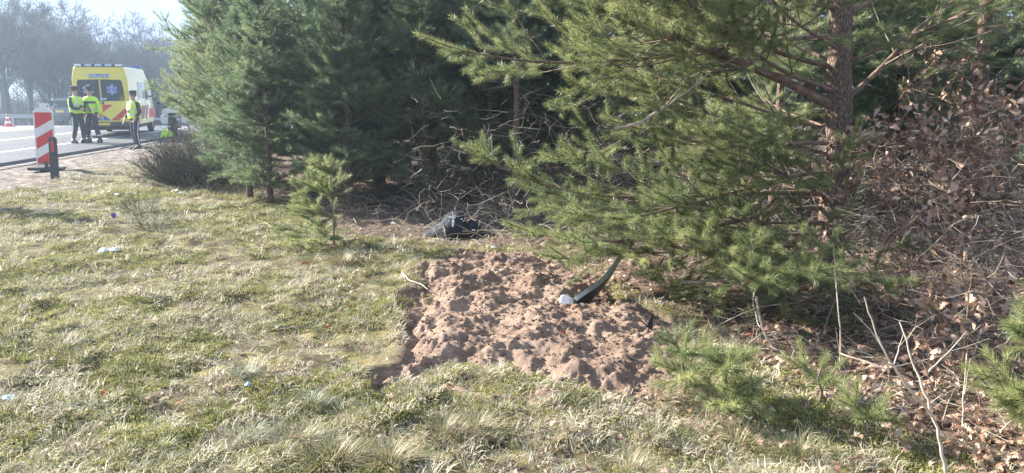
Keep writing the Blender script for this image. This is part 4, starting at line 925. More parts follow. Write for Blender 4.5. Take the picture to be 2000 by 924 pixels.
for s_ in (-1, 1):
    w0, w1 = (.985, 1.012) if s_ > 0 else (-1.012, -.985)
    for (a, b) in ((.9, 1.5), (1.9, 2.5), (2.9, 3.5)): poly_plate([(a, .62), (a + .3, .62), (b + .3, 1.15), (b, 1.15)], 'x', w0, w1, 'red_stripe', M_redc, t)
    for (a, b) in ((1.35, 1.95), (2.35, 2.95)): poly_plate([(a, .62), (a + .25, .62), (b + .25, 1.15), (b, 1.15)], 'x', w0, w1, 'blue_stripe', M_blue, t)
    poly_plate([(3.95, .62), (5.3, .62), (5.3, 1.0), (3.95, 1.0)], 'x', *((.965, 1.008) if s_ > 0 else (-1.008, -.965)), 'red_stripe', M_redc, t)
    poly_plate([(3.35, 1.35), (4.42, 1.35), (4.28, 1.75), (4.0, 2.15), (3.35, 2.15)], 'x', s_ * .90, s_ * 1.004, 'cab_window', M_glass, t)
    poly_plate([(1.9, 1.45), (2.9, 1.45), (2.9, 2.1), (1.9, 2.1)], 'x', s_ * .90, s_ * 1.006, 'side_window', M_glass, t)
    for q in (1.75, 3.2): poly_plate([(q, .5), (q + .03, .5), (q + .03, 2.12), (q, 2.12)], 'x', s_ * .86, s_ * 1.004, 'door_seam', M_black, t)
    m = MB(); m.tube([(s_ * .98, 4.35, 1.5), (s_ * 1.12, 4.33, 1.55)], .03, 6); mr = m.build('mirror_arm', M_black, t); m = MB(); m.box(s_ * 1.20 - .09, s_ * 1.20 + .09, 4.28, 4.40, 1.42, 1.78); m.build('mirror', M_black, mr, bev=.03); m = MB(); m.box(s_ * 1.20 - .07, s_ * 1.20 + .07, 4.27, 4.285, 1.46, 1.74); m.build('mirror_glass', M_chrome, mr)
    m = MB(); m.box(s_ * .70 - .14, s_ * .70 + .14, 5.70, 5.86, .82, 1.0); m.build('headlight', M_white, t, bev=.03)
    for y_ in (.95, 4.75): wheel(t, s_ * .87, y_, .36, .22)
poly_plate([(-.74, 1.45), (.74, 1.45), (.66, 2.05), (-.66, 2.05)], 'y', 4.92, 4.80, 'windscreen', M_glass, t)
m = MB(); m.box(-.85, .85, .1, 5.6, .26, .42); m.build('chassis', M_black, t)

# ---- grey estate car on the far lane
cx_, cy_ = -(1000 - 120) / 1525 * 52, 52.0
t = thing('estate_car', 'silver grey estate car driving on the far lane, half hidden by the officers', 'car', (cx_, cy_, .045 - .04 * 12), R(-9)); t.scale = (1.15, 1.15, 1.22)
secs = [(0, .84, .60, .38, .98), (.05, .88, .62, .30, 1.34), (.5, .90, .66, .26, 1.44), (2.2, .91, .66, .24, 1.47), (2.9, .91, .62, .24, 1.36), (3.5, .90, .72, .24, .98), (4.3, .86, .66, .26, .86), (4.6, .74, .6, .32, .68)]
m = MB(); m.loft([ring(*s, rc=.05, sh=.55) for s in secs]); b = m.build('body', M_silver, t, sm=True)
poly_plate([(-.72, .98), (.72, .98), (.60, 1.34), (-.60, 1.34)], 'y', -.01, .1, 'rear_window', M_glass, t)
for s_ in (-1, 1):
    poly_plate([(s_ * .56, .80), (s_ * .87, .80), (s_ * .86, .95), (s_ * .56, .92)], 'y', -.03, .06, 'tail_light', M_redc, t)
    poly_plate([(.5, .98), (3.3, .98), (2.75, 1.33), (.7, 1.38)], 'x', s_ * .60, s_ * .80, 'side_window', M_glass, t)
    m = MB(); m.box(s_ * .98 - .1, s_ * .98 + .1, 2.9, 3.05, .98, 1.1); m.build('mirror', M_silver, t, bev=.02)
    for y_ in (.85, 3.6): wheel(t, s_ * .80, y_, .32, .20)
    m = MB(); m.tube([(s_ * .58, .4, 1.47), (s_ * .58, 2.4, 1.50)], .018, 6); m.build('roof_rail', M_chrome, t)
rp(-.26, .26, .72, .83, -.025, .02, 'number_plate', M_plateY); rp(-.86, .86, .30, .52, -.07, .05, 'rear_bumper', M_dgrey); rp(-.62, .62, 1.34, 1.39, -.10, .08, 'roof_spoiler', M_silver)

# ---- motorcycle
mx_, my_ = at(338, 262, 31.0)[:2]
t = thing('motorcycle', 'white police motorcycle with dark seat parked on the road behind the pine boughs', 'motorcycle', (mx_, my_, .045), R(30))
for y_ in (-.72, .75):
    r_ = .31; m = MB(); rings = [[(b, y_ + a * math.cos(k * math.pi / 10), r_ + a * math.sin(k * math.pi / 10)) for a, b in [(r_ * .72, .06), (r_ * .95, .06), (r_, .02), (r_, -.02), (r_ * .95, -.06), (r_ * .72, -.06)]] for k in range(20)]
    m.loft(rings + [rings[0]], cap=False); w_ = m.build('wheel', M_black, t, sm=True)
    m = MB(); m.tube([(-.03, y_, r_), (.03, y_, r_)], .07, 12)
    for k in range(7): a = k * 2 * math.pi / 7; m.tube([(0, y_, r_), (0, y_ + r_ * .74 * math.cos(a), r_ + r_ * .74 * math.sin(a))], .014, 5)
    m.build('rim', M_metal, w_)
def loftz(secs, n=14):
    return [[(c[0] + rx * math.cos(2 * math.pi * k / n), y, c[1] + rz * math.sin(2 * math.pi * k / n)) for k in range(n)] for y, c, rx, rz in secs]
m = MB(); m.loft(loftz([(.25, (0, .80), .14, .16), (.45, (0, .82), .26, .24), (.68, (0, .86), .30, .26), (.88, (0, .88), .22, .18), (.98, (0, .86), .10, .09)])); m.build('fairing', M_white, t, sm=True)
m = MB(); m.loft(loftz([(-.15, (0, .86), .12, .10), (.05, (0, .93), .19, .15), (.3, (0, .95), .17, .15), (.42, (0, .92), .08, .08)])); m.build('fuel_tank', M_white, t, sm=True)
m = MB(); m.loft(loftz([(-.85, (0, .86), .13, .05), (-.5, (0, .86), .17, .07), (-.1, (0, .84), .15, .07), (.0, (0, .86), .09, .05)])); m.build('seat', M_black, t, sm=True)
m = MB(); m.box(-.14, .14, -.35, .4, .35, .72); m.build('engine', M_dgrey, t, bev=.05)
m = MB(); m.add([(-.2, .72, 1.05), (.2, .72, 1.05), (.15, .5, 1.42), (-.15, .5, 1.42), (-.2, .735, 1.06), (.2, .735, 1.06), (.15, .515, 1.43), (-.15, .515, 1.43)], [(0, 1, 2, 3), (7, 6, 5, 4), (0, 4, 5, 1), (1, 5, 6, 2), (2, 6, 7, 3), (3, 7, 4, 0)]); m.build('windscreen', M_glass, t)
m = MB(); m.tube([(-.38, .38, 1.06), (-.2, .50, 1.08), (.2, .50, 1.08), (.38, .38, 1.06)], .016, 6); m.build('handlebar', M_black, t)
for s_ in (-1, 1):
    m = MB(); m.tube([(s_ * .07, .5, .95), (s_ * .07, .75, .31)], .026, 8); m.build('fork', M_metal, t)
    m = MB(); m.box(s_ * .34 - .11, s_ * .34 + .11, -.88, -.38, .48, .84); m.build('pannier', M_white, t, bev=.05)
    m = MB(); m.tube([(s_ * .3, .5, 1.05), (s_ * .38, .55, 1.22)], .01, 5); m.ell((s_ * .40, .55, 1.27), (.07, .03, .045), 10, 6); m.build('mirror', M_black, t, sm=True)
    m = MB(); m.ell((s_ * .33, -.93, .80), (.05, .03, .03), 8, 5); m.build('indicator', M_orange, t, sm=True)
    m = MB(); m.tube([(s_ * .17, -.1, .32), (s_ * .19, -.85, .38)], .045, 10); m.build('exhaust', M_chrome, t, sm=True)
m = MB(); m.box(-.2, .2, -1.02, -.66, .90, 1.18); m.build('top_box', M_white, t, bev=.05)
m = MB(); m.tube([(-.15, -.95, 1.18), (-.15, -.95, 1.5)], .012, 5); m.ell((-.15, -.95, 1.53), (.04, .04, .05), 8, 6); m.build('beacon', M_blue, t)

# ---- hi-vis bundle on the asphalt
def crumple(name, label, cat, loc, sx_, sy_, sz, mat, seed, group=None, n=18, drop=0, fine=.3):
    X, Y = np.meshgrid(np.linspace(-1, 1, n), np.linspace(-1, 1, n)); rr = np.hypot(X, Y); r = np.random.default_rng(seed)
    ox, oy = r.uniform(0, 90, 2); Z = np.clip(1 - rr ** 2, 0, 1) ** .5 * (.55 + .9 * vnoise(X + ox, Y + oy, .5)) + fine * vnoise(X + oy, Y + ox, .22); Z = np.maximum(Z, 0.02 * r.random(Z.shape))
    k = 1 + .35 * vnoise(X * 1.3 + ox, Y * 1.3 + oy, .6); V = np.stack([X * sx_ * k, Y * sy_ * k, Z * sz], -1).reshape(-1, 3); i = (np.arange(n - 1)[:, None] * n + np.arange(n - 1)[None, :]).ravel(); Q = np.stack([i, i + 1, i + n + 1, i + n], 1)
    keep = (rr.ravel()[Q].mean(1) < 1.02 + .18 * vnoise(X.ravel()[Q[:, 0]] * 2 + ox, Y.ravel()[Q[:, 0]] * 2, .4)); me = mesh_np(name, V, [Q[keep]]); smooth(me)
    o = link(name, me, mat, loc=loc); sd_ = o.modifiers.new('s', 'SOLIDIFY'); sd_.thickness = .004; o.rotation_euler.z = r.random() * 6.28; tag(o, label, cat, group); return o
x, y, _ = at(326, 266, 29.5); crumple('hi_vis_jacket', 'bright yellow-green bundled jacket lying on the asphalt below the motorcycle', 'jacket', (x, y, .05), .24, .2, .42, M_hivis, 4)

# ---- traffic cone
x, y = G(17, 249)[:2]; t = thing('traffic_cone', 'red and white striped traffic cone standing on the far lane at the left', 'traffic cone', (x, y, .045))
m = MB(); m.box(-.22, .22, -.22, .22, 0, .04); m.build('base', M_redc, t, bev=.01)
pr = [(.04, .17), (.16, .143), (.28, .112), (.40, .082), (.50, .057), (.64, .028)]
for i in range(5): m = MB(); m.tube([(0, 0, pr[i][0]), (0, 0, pr[i + 1][0])], [pr[i][1], pr[i + 1][1]], 18, cap=i == 4); m.build('red_band' if i % 2 == 0 else 'white_band', M_redc if i % 2 == 0 else M_white, t, sm=True)

# ---- red and white beacon panel
x, y, _ = at(91, 322, 17.3); y = 17.3; t = thing('beacon_panel', 'upright red and white diagonally striped warning panel at the road edge', 'warning panel', (x, y, gz(x, y)), R(-14)); t.rotation_euler = (0, R(2.0), R(12))
HW, ZB, ZT = .17, .10, 1.30
m = MB(); m.box(-.34, .34, -.18, .18, 0.0, .07); m.build('foot_plate', M_black, t, bev=.02)
m = MB(); m.box(-.03, .03, -.03, .03, .05, ZB + .1); m.build('socket_post', M_black, t)
m = MB(); m.prism([(-HW - .03, ZB), (HW + .03, ZB), (HW + .03, ZT), (HW - .02, ZT + .05), (.07, ZT + .08), (.07, ZT + .17), (-.07, ZT + .17), (-.07, ZT + .08), (-HW + .02, ZT + .05), (-HW - .03, ZT)], 'y', -.02, .02); fr = m.build('panel_frame', M_white, t, bev=.006)
def clip_poly(P, f):
    out = []
    for i in range(len(P)):
        a, b = P[i], P[(i + 1) % len(P)]; fa, fb = f(a), f(b)
        if fa >= 0: out.append(a)
        if fa * fb < 0: q = fa / (fa - fb); out.append((a[0] + (b[0] - a[0]) * q, a[1] + (b[1] - a[1]) * q))
    return out
z0_, z1_ = ZB + .04, ZT - .02; sl_ = .62
for k, (a, b) in enumerate([(-.30, .12), (.12 + .21, .12 + .21 + .24), (.78, 1.3)]):
    q = [(-HW, z0_), (HW, z0_), (HW, z1_), (-HW, z1_)]; g_ = lambda p: p[1] - z0_ - (p[0] + HW) * sl_
    q = clip_poly(q, lambda p: g_(p) - a); q = clip_poly(q, lambda p: b - g_(p))
    if len(q) > 2: poly_plate(q, 'y', -.026, -.018, 'red_stripe', M_redc, t)
m = MB(); rg = np.random.default_rng(8); pts = [(.1 + .03 * i + rg.normal(0, .012), -.03 - .01 * i, ZT + .10 + .06 * math.sin(i * 1.3)) for i in range(8)]
for i in range(7): a, b = pts[i], pts[i + 1]; m.add([(a[0], a[1], a[2]), (b[0], b[1], b[2]), (b[0], b[1] - .01, b[2] + .035), (a[0], a[1] - .01, a[2] + .035)], [(0, 1, 2, 3)])
m.build('tape_remnant', M_film, t)
# ---- black marker post
x, y, _ = at(107, 347, 15.7); y = 15.7; t = thing('marker_post', 'black roadside marker post with a narrow red reflector, in the grass', 'marker post', (x, y, gz(x, y) - .02), 0); t.rotation_euler = (0, R(2.5), R(8))
m = MB(); m.loft([[(-.075, -.03, 0), (.075, -.03, 0), (.075, .04, 0), (-.075, .04, 0)], [(-.07, -.03, .80), (.07, -.03, .80), (.07, .04, .80), (-.07, .04, .80)], [(-.055, -.02, .86), (.055, -.02, .86), (.055, .03, .84), (-.055, .03, .84)]]); m.build('post', M_dgrey, t, bev=.008)
m = MB(); m.box(-.022, .030, -.038, -.028, .56, .78); m.build('reflector', M_redc, t, bev=.003)

# ---- guardrail along the far side
t = thing('guardrail', 'long galvanised guardrail on posts along the far side of the motorway', 'guardrail', (0, 0, 0))
yy = np.arange(25, 175, 4.0)
def rail_xyz(y): return (-12.3 - 18.6 - .083 * (y - 18.65), y, -.04 * min(60, max(0, y - 40)))
prof = [(0, .55), (.04, .58), (.04, .62), (0, .66), (0, .70), (.04, .74), (.04, .78), (0, .82), (-.006, .82), (-.006, .55)]
m = MB(); m.loft([[(rail_xyz(y)[0] + a, y, rail_xyz(y)[2] + b) for a, b in prof] for y in yy]); m.build('rail', M_metal, t)
pm = MB(); pm.box(-.14, -.05, -.05, .05, -.2, .74); pm = pm.me('post'); pm.materials.append(M_metal)
for y in yy: link('post', pm, None, t, loc=rail_xyz(y))

# ================================================================ PEOPLE
def skin(name, nodes, edges, mat, parent, root=0, sub=1):
    me = bpy.data.meshes.new(name); me.from_pydata([n[0] for n in nodes], edges, []); me.materials.append(mat)
    o = bpy.data.objects.new(name, me); COL.objects.link(o); o.parent = parent; md = o.modifiers.new('Skin', 'SKIN'); md.use_smooth_shade = True
    for i, n in enumerate(nodes):
        sv = me.skin_vertices[0].data[i]; sv.radius = n[1] if hasattr(n[1], '__len__') else (n[1], n[1]); sv.use_root = i == root
    s = o.modifiers.new('Subdivision', 'SUBSURF'); s.levels = sub; s.render_levels = sub
    return o
def person(label, px, py, Y, face, H=1.8, legs=((-.12, 0, 0), (.12, 0, 0)), arms=None, style=0, group=None):
    """legs: foot positions; arms: for each side (elbow, wrist, finger direction); faces -Y before turning"""
    x, y, _ = at(px, py, Y); y = Y; t = thing('person', label, 'person', (x, y, .045 if rdist(x, y) > 0 else gz(x, y)), face); k = H / 1.8; t.scale = (k * 1.08, k * 1.08, k)
    N = []; E = []
    def add(p, r, par=None): N.append((p, r)); (E.append((par, len(N) - 1)) if par is not None else None); return len(N) - 1
    pv = add((0, 0, .97), (.13, .10)); wa = add((0, 0, 1.12), (.125, .095), pv); ch = add((0, .01, 1.32), (.15, .11), wa); nb = add((0, .01, 1.47), (.07, .065), ch); nk = add((0, 0, 1.535), .052, nb); jw = add((0, -.012, 1.60), (.062, .07), nk); hd = add((0, .0, 1.69), (.076, .092), jw); add((0, .005, 1.775), (.05, .06), hd)
    LG = []
    for s_, f in zip((-1, 1), legs):
        hp = add((s_ * .095, 0, .90), .088, pv); kn = ((s_ * .095 + f[0]) / 2, f[1] / 2 - .03, .50); ki = add(kn, .060, hp); an = (f[0], f[1] + .02, .09); ai = add(an, .042, ki); tdir = (s_ * .035, -.10); tp_ = (f[0] + tdir[0], f[1] + tdir[1], .035); add(tp_, (.028, .018), ai); LG.append((( s_ * .095, 0, .90), kn, an, tp_))
    AR = []
    for s_, (el, wr, fd) in zip((-1, 1), arms):
        sh = (s_ * .19, .01, 1.42); si = add(sh, .056, ch); ei = add(el, .042, si); wi = add(wr, .028, ei); fd_ = Vector(fd).normalized(); pc = tuple(Vector(wr) + fd_ * .07); pi = add(pc, (.036, .018), wi)
        sd_ = fd_.cross(Vector((0, 1, 0))).normalized() if abs(fd_.y) < .8 else Vector((1, 0, 0)); cu = fd_.cross(sd_).normalized()
        for q, (off, ln) in enumerate(((-.030, .060), (-.010, .074), (.010, .070), (.028, .055))):
            a = Vector(pc) + sd_ * off + fd_ * .035; ai = add(tuple(a), .0095, pi); b = a + fd_ * ln * .5 + cu * .006 * (q + 1); bi = add(tuple(b), .0085, ai); add(tuple(b + fd_ * ln * .35 + cu * .02), .0075, bi)
        a = Vector(wr) + fd_ * .03 + sd_ * -.035; ai = add(tuple(a), .011, wi); add(tuple(a + fd_ * .03 - sd_ * .022), .009, ai); AR.append((sh, el, wr))
    skin('body', N, E, M_skin, t)
    # trousers, boots, jacket
    n = [((0, 0, 1.05), (.155, .125)), ((0, 0, .95), (.15, .125))]; e = [(0, 1)]
    for hp, kn, an, tp_ in LG: i = len(n); n += [(hp, .105), (kn, .082), ((an[0], an[1], an[2] + .04), .068)]; e += [(1, i), (i, i + 1), (i + 1, i + 2)]
    skin('trousers', n, e, M_navy, t, 1)
    for hp, kn, an, tp_ in LG:
        m = MB(); fx, fy = tp_[0] - an[0], tp_[1] - an[1]; dn = math.hypot(fx, fy); ux, uy = fx / dn, fy / dn
        rings = []
        for q, hw, hh in ((-.10, .03, .08), (-.06, .056, .15), (.02, .058, .15), (.08, .054, .10), (.15, .052, .06), (.20, .035, .045), (.22, .01, .02)):
            c = (an[0] + ux * q, an[1] + uy * q); rings.append([(c[0] - uy * hw * cc, c[1] + ux * hw * cc, max(.0, ss * hh)) for cc, ss in ((-1, 0), (-1, .5), (-.6, 1), (.6, 1), (1, .5), (1, 0))])
        m.loft(rings); m.build('boot', M_black, t, sm=True)
    jm = M_hivis if style == 1 else M_navy
    n = [((0, 0, 1.02), (.155, .12)), ((0, 0, 1.15), (.155, .12)), ((0, .01, 1.33), (.17, .125)), ((0, .01, 1.46), (.10, .085))]; e = [(0, 1), (1, 2), (2, 3)]
    for sh, el, wr in AR:
        i = len(n); n += [(sh, .072), (el, .060)]; e += [(2, i), (i, i + 1)]
        w2 = tuple((Vector(el) * .15 + Vector(wr) * .85)); n += [(w2, .046)]; e += [(i + 1, i + 2)]
    skin('jacket', n, e, jm, t, 2)
    def torso(z0, z1, g, name, mat, par):
        prof = [(.96, .195, .155), (1.1, .195, .158), (1.25, .208, .165), (1.36, .222, .162), (1.43, .215, .145), (1.475, .15, .115), (1.50, .095, .09)]; zs = [p[0] for p in prof]; m = MB(); L_ = np.linspace(z0, z1, 10); n_ = 20; rings = []
        for z in L_:
            rx = np.interp(z, zs, [p[1] for p in prof]) + g; ry = np.interp(z, zs, [p[2] for p in prof]) + g; rings.append([(math.copysign(abs(math.cos(a)) ** .8, math.cos(a)) * rx, math.copysign(abs(math.sin(a)) ** .8, math.sin(a)) * ry, z) for a in (2 * math.pi * q / n_ for q in range(n_))])
        m.loft(rings, cap=False); o = m.build(name, mat, par, sm=True); return o
    vest = torso(.96, 1.50, .004, 'vest', M_hivis, t)
    if style == 1:
        torso(1.27, 1.34, .009, 'dark_chest_band', M_navy, vest); torso(1.05, 1.10, .009, 'reflective_band', M_refl, vest)
        for s_ in (-1, 1): m = MB(); m.tube([(s_ * .02, -.172, 1.28), (s_ * .07, -.165, 1.12), (s_ * .11, -.150, .99)], .022, 6); m.build('open_zip', M_navy, vest)
        for hp, kn, an, tp_ in LG: m = MB(); c0 = Vector(an) + Vector((0, 0, .12)); m.tube([c0, c0 + Vector((0, 0, .05))], .080, 14); m.build('ankle_band', M_refl, t)
    else:
        torso(1.06, 1.11, .009, 'reflective_band', M_refl, vest); torso(1.22, 1.26, .009, 'reflective_band', M_refl, vest)
        for s_ in (-1, 1):
            m = MB()
            for yy_, zz in ((-1, 1), (1, 1)): m.add([(s_ * .09, yy_ * .160, 1.26), (s_ * .13, yy_ * .158, 1.26), (s_ * .12, yy_ * .12, 1.47), (s_ * .08, yy_ * .12, 1.48), (s_ * .09, yy_ * .172, 1.26), (s_ * .13, yy_ * .170, 1.26), (s_ * .12, yy_ * .128, 1.48), (s_ * .08, yy_ * .128, 1.49)], [(0, 1, 2, 3), (7, 6, 5, 4), (0, 4, 5, 1), (1, 5, 6, 2), (2, 6, 7, 3), (3, 7, 4, 0)])
            m.build('shoulder_strap', M_refl, vest)
        m = MB(); m.box(-.05, .05, -.185, -.16, 1.14, 1.21); m.build('radio', M_black, vest, bev=.01)
        for hp, kn, an, tp_ in LG:
            s_ = 1 if hp[0] > 0 else -1; m = MB(); m.tube([(hp[0] + s_ * .098, hp[1], hp[2] - .05), (kn[0] + s_ * .082, kn[1], kn[2]), (an[0] + s_ * .068, an[1], an[2] + .06)], .012, 5); m.build('side_stripe', M_refl, t)
    m = MB(); bl = [[(rx * math.cos(a), ry * math.sin(a), z) for a in (2 * math.pi * q / 20 for q in range(20))] for z, rx, ry in ((.955, .172, .142), (1.0, .172, .142))]; m.loft(bl, cap=False); bt = m.build('belt', M_black, t); m = MB(); m.box(-.235, -.17, -.05, .05, .84, 1.0); m.build('holster', M_black, bt, bev=.015); m = MB(); m.box(.17, .22, -.06, .03, .90, 1.0); m.build('pouch', M_black, bt, bev=.01)
    # head details
    m = MB(); m.add([(-.011, -.086, 1.665), (.011, -.086, 1.665), (0, -.088, 1.70), (0, -.112, 1.662), (0, -.09, 1.650)], [(0, 3, 2), (3, 1, 2), (0, 4, 3), (4, 1, 3)]); m.build('nose', M_skin, t)
    for s_ in (-1, 1):
        m = MB(); m.ell((s_ * .030, -.080, 1.700), (.012, .008, .008), 8, 6); m.build('eye', M_black, t); m = MB(); m.ell((s_ * .080, .005, 1.68), (.012, .020, .032), 8, 6); m.build('ear', M_skin, t, sm=True)
    m = MB(); m.box(-.025, .025, -.090, -.078, 1.628, 1.636); m.build('mouth', M_redc, t)
    m = MB(); m.ell((0, .02, 1.705), (.090, .094, .085), 16, 8); m.build('hair', M_hair, t, sm=True)
    m = MB(); rings = [[(rx * math.cos(a), .006 + ry * math.sin(a), z) for a in (2 * math.pi * q / 20 for q in range(20))] for z, rx, ry in ((1.735, .092, .102), (1.775, .094, .104), (1.800, .108, .118), (1.825, .085, .095), (1.832, .02, .02))]; m.loft(rings); cp_ = m.build('cap', M_navy, t, sm=True)
    m = MB(); rings = []
    for q in range(9): a = math.pi + math.pi * q / 8; rings.append([(.088 * math.cos(a), .0 + .098 * math.sin(a), 1.742), (.10 * math.cos(a), -.02 + .155 * math.sin(a), 1.728), (.10 * math.cos(a), -.02 + .155 * math.sin(a), 1.722), (.088 * math.cos(a), .098 * math.sin(a), 1.735)])
    m.loft(rings); m.build('peak', M_black, cp_)
    return t
person('officer in yellow vest and dark trousers standing leftmost, seen from the side', 156, 282, 26.2, R(78), 1.86, legs=((-.09, .10, 0), (.10, -.10, 0)), arms=[((-.25, -.05, 1.14), (-.10, -.30, 1.10), (.5, -1, .1)), ((.25, -.03, 1.14), (.10, -.30, 1.08), (-.5, -1, 0))])
person('officer in full yellow jacket with wide stance standing between his two colleagues', 184, 281, 26.6, R(-12), 1.86, legs=((-.20, 0, 0), (.22, -.02, 0)), arms=[((-.30, .02, 1.15), (-.14, -.20, 1.08), (.8, -.7, -.1)), ((.30, .03, 1.15), (.34, -.02, .90), (.1, -.1, -1))], style=1)
person('officer standing alone at the right rear corner of the yellow ambulance', 268, 288, 24.6, R(-38), 1.80, legs=((-.11, .03, 0), (.13, -.04, 0)), arms=[((-.27, .0, 1.14), (-.33, -.14, .93), (0, -.3, -1)), ((.27, .03, 1.15), (.22, -.10, .98), (-.3, -.3, -1))])

# ================================================================ DEBRIS ON THE GROUND
# curved bumper strip with a bright broken end
def S3(px, py, Y): return np.array(at(px, py, Y))
path = np.array([S3(1113, 606, 5.97), S3(1148, 590, 6.10), S3(1178, 562, 6.32), S3(1200, 528, 6.58), S3(1218, 480, 6.85)])
t = thing('bumper_strip', 'curved black car trim strip with a bright white broken end, stuck in the soil', 'car part', tuple(path[0] + np.array([0, -.02, .055])))
tt = np.linspace(0, 1, 40); Pp = np.stack([np.interp(tt, np.linspace(0, 1, 5), path[:, k]) for k in range(3)], 1) - path[0]
ker = np.ones(7) / 7; Pp = np.stack([np.convolve(np.pad(Pp[:, k], 3, mode='edge'), ker, 'valid') for k in range(3)], 1)
m = MB(); rings = []
for i in range(40):
    T = Vector(Pp[min(39, i + 1)] - Pp[max(0, i - 1)]).normalized(); u = Vector((0.28, -.35, .9)); u = (u - T * u.dot(T)).normalized(); n_ = T.cross(u); w_ = .20 * min(1, .45 + i / 14) * (1 - .75 * max(0, (i - 32) / 8)); c = Vector(Pp[i])
    prof = [(-.66, .0), (-.1, .026), (.32, .014), (.38, .034), (.46, .034), (.50, .0), (.44, -.010), (.3, -.004), (-.1, .008), (-.60, -.010)]
    rings.append([c + u * a * w_ + n_ * b for a, b in prof])
m.loft(rings); m.build('strip', M_dgrey, t, sm=False)
m = MB(); m.loft([[r_[k] + Vector((0, 0, .004)) for k in (3, 4, 5)] + [r_[5] - Vector((0, 0, .002))] for r_ in rings[1:36]]); m.build('rim_edge', M_metal, t)
m = MB(); c = Vector((-.03, -.035, .035)); m.add([c + Vector(q) * .95 for q in [(-.055, -.03, -.01), (.02, -.035, -.015), (.06, .00, -.02), (.045, .035, .0), (-.02, .045, .02), (-.06, .01, .01), (-.045, -.02, .035), (.015, -.02, .028), (.045, .005, .018), (.03, .03, .03), (-.02, .035, .05), (-.05, .01, .045)]], [(0, 1, 2, 3, 4, 5), (11, 10, 9, 8, 7, 6), (0, 6, 7, 1), (1, 7, 8, 2), (2, 8, 9, 3), (3, 9, 10, 4), (4, 10, 11, 5), (5, 11, 6, 0)]); m.build('broken_end', M_film, t)
# dark wheel-arch liner / crumpled sheet
x, y = G(888, 462)[:2]; y += .3
t = thing('plastic_liner', 'crumpled dark blue-grey ribbed plastic liner with torn white sticker under the pines', 'plastic liner', (x, y, gz(x, y) - .01), R(-6))
n = 56; m_ = 30; U = np.linspace(-1, 1, n); Vv = np.linspace(0, 1, m_); Xg, Yg = np.meshgrid(U, Vv)
hump = np.exp(-(np.abs(Xg + .02) / .62) ** 2.4) * .29 + .04 * np.exp(-((Xg - .72) / .25) ** 2) + .03 * np.exp(-((Xg + .85) / .2) ** 2)
ang = Yg * math.pi * .92
Zz = hump * np.sin(ang) ** .5 + .008 * np.sin(Yg * 60) * (Xg < .25) + .03 * vnoise(Xg * 1.0, Yg * 1.2, .22); Yy = -.29 * np.cos(ang) * (.7 + .5 * np.exp(-(Xg / .6) ** 2)); Xx = Xg * .37 + .02 * vnoise(Yg * 2, Xg, .3)
Zz = np.maximum(Zz, .004)
V = np.stack([Xx, Yy, Zz], -1).reshape(-1, 3); i = (np.arange(m_ - 1)[:, None] * n + np.arange(n - 1)[None, :]).ravel(); Q = np.stack([i, i + 1, i + n + 1, i + n], 1)
cx2 = Xx.ravel()[Q].mean(1); cz2 = Yg.ravel()[Q].mean(1); keep = ~((cx2 > .10) & (cx2 < .32) & (cz2 < .06 + .12 * np.sin((cx2 - .10) * 14)))
me = mesh_np('shell', V, [Q[keep]]); smooth(me); M_liner = plain('blue_grey_ribbed_plastic', (.012, .015, .024), .85, var=.3, scale=7, bump=.002); o = link('shell', me, M_liner, t); q = o.modifiers.new('s', 'SOLIDIFY'); q.thickness = .006
for k, (px_, pz, w_, h_) in enumerate([(-.005, .60, .050, .018), (.022, .42, .018, .045), (.020, .32, .016, .03), (-.035, .46, .010, .015), (.30, .5, .02, .012), (.12, .72, .014, .008)]):
    iu = np.argmin(np.abs(U * .44 - px_)); iv = int(pz * .5 * m_); b = V[iv * n + iu]; rg = np.random.default_rng(k); m = MB(); a_ = [(b[0] + w_ * math.cos(q) * rg.uniform(.7, 1.2), b[1] - .012 + .25 * h_ * math.sin(q), b[2] + .006 + h_ * math.sin(q) * rg.uniform(.7, 1.1)) for q in np.linspace(0, 5.6, 9)]; m.add(a_ + [(p[0], p[1] - .003, p[2] + .002) for p in a_], [tuple(range(9)), tuple(range(17, 8, -1))] + [(j, (j + 1) % 9, 9 + (j + 1) % 9, 9 + j) for j in range(9)]); m.build('sticker', M_film, t)
def lit(px, py, name, label, cat, sx_, sy_, sz, mat, seed, grp=None): x, y = G(px, py)[:2]; return crumple(name, label, cat, (x, y, gz(x, y) + .02), sx_, sy_, sz, mat, seed, grp, 12)
lit(203, 498, 'plastic_film', 'larger crumpled white plastic film on the grass at the left', 'litter', .08, .05, .045, M_film, 1)
lit(225, 497, 'plastic_film', 'smaller white film scrap touching the right side of a larger one', 'litter', .06, .05, .05, M_film, 2)
lit(346, 378, 'paper_scrap', 'beige paper scrap on the grass at the foot of the broom shrub', 'litter', .09, .07, .07, M_pale, 3)
lit(358, 380, 'plastic_scrap', 'pale blue plastic scrap at the foot of the broom shrub', 'litter', .07, .06, .05, M_bluef, 4)
lit(230, 386, 'paper_scrap', 'white flattened paper scrap in the grass above the lilac cup', 'litter', .06, .04, .02, M_film, 5)
lit(485, 768, 'wrapper', 'small blue and white wrapper in the foreground grass', 'litter', .022, .016, .014, M_bluef, 6)
lit(966, 484, 'plastic_scrap', 'whitish scrap on the shaded ground just above the bare soil', 'litter', .04, .03, .03, M_film, 7)
lit(768, 437, 'plastic_scrap', 'tiny white scrap in the pine shade left of the dark plastic liner', 'litter', .035, .03, .03, M_film, 8)
lit(20, 788, 'plastic_scrap', 'dull translucent scrap in the grass at the lower left edge', 'litter', .05, .035, .02, M_bluef, 9)
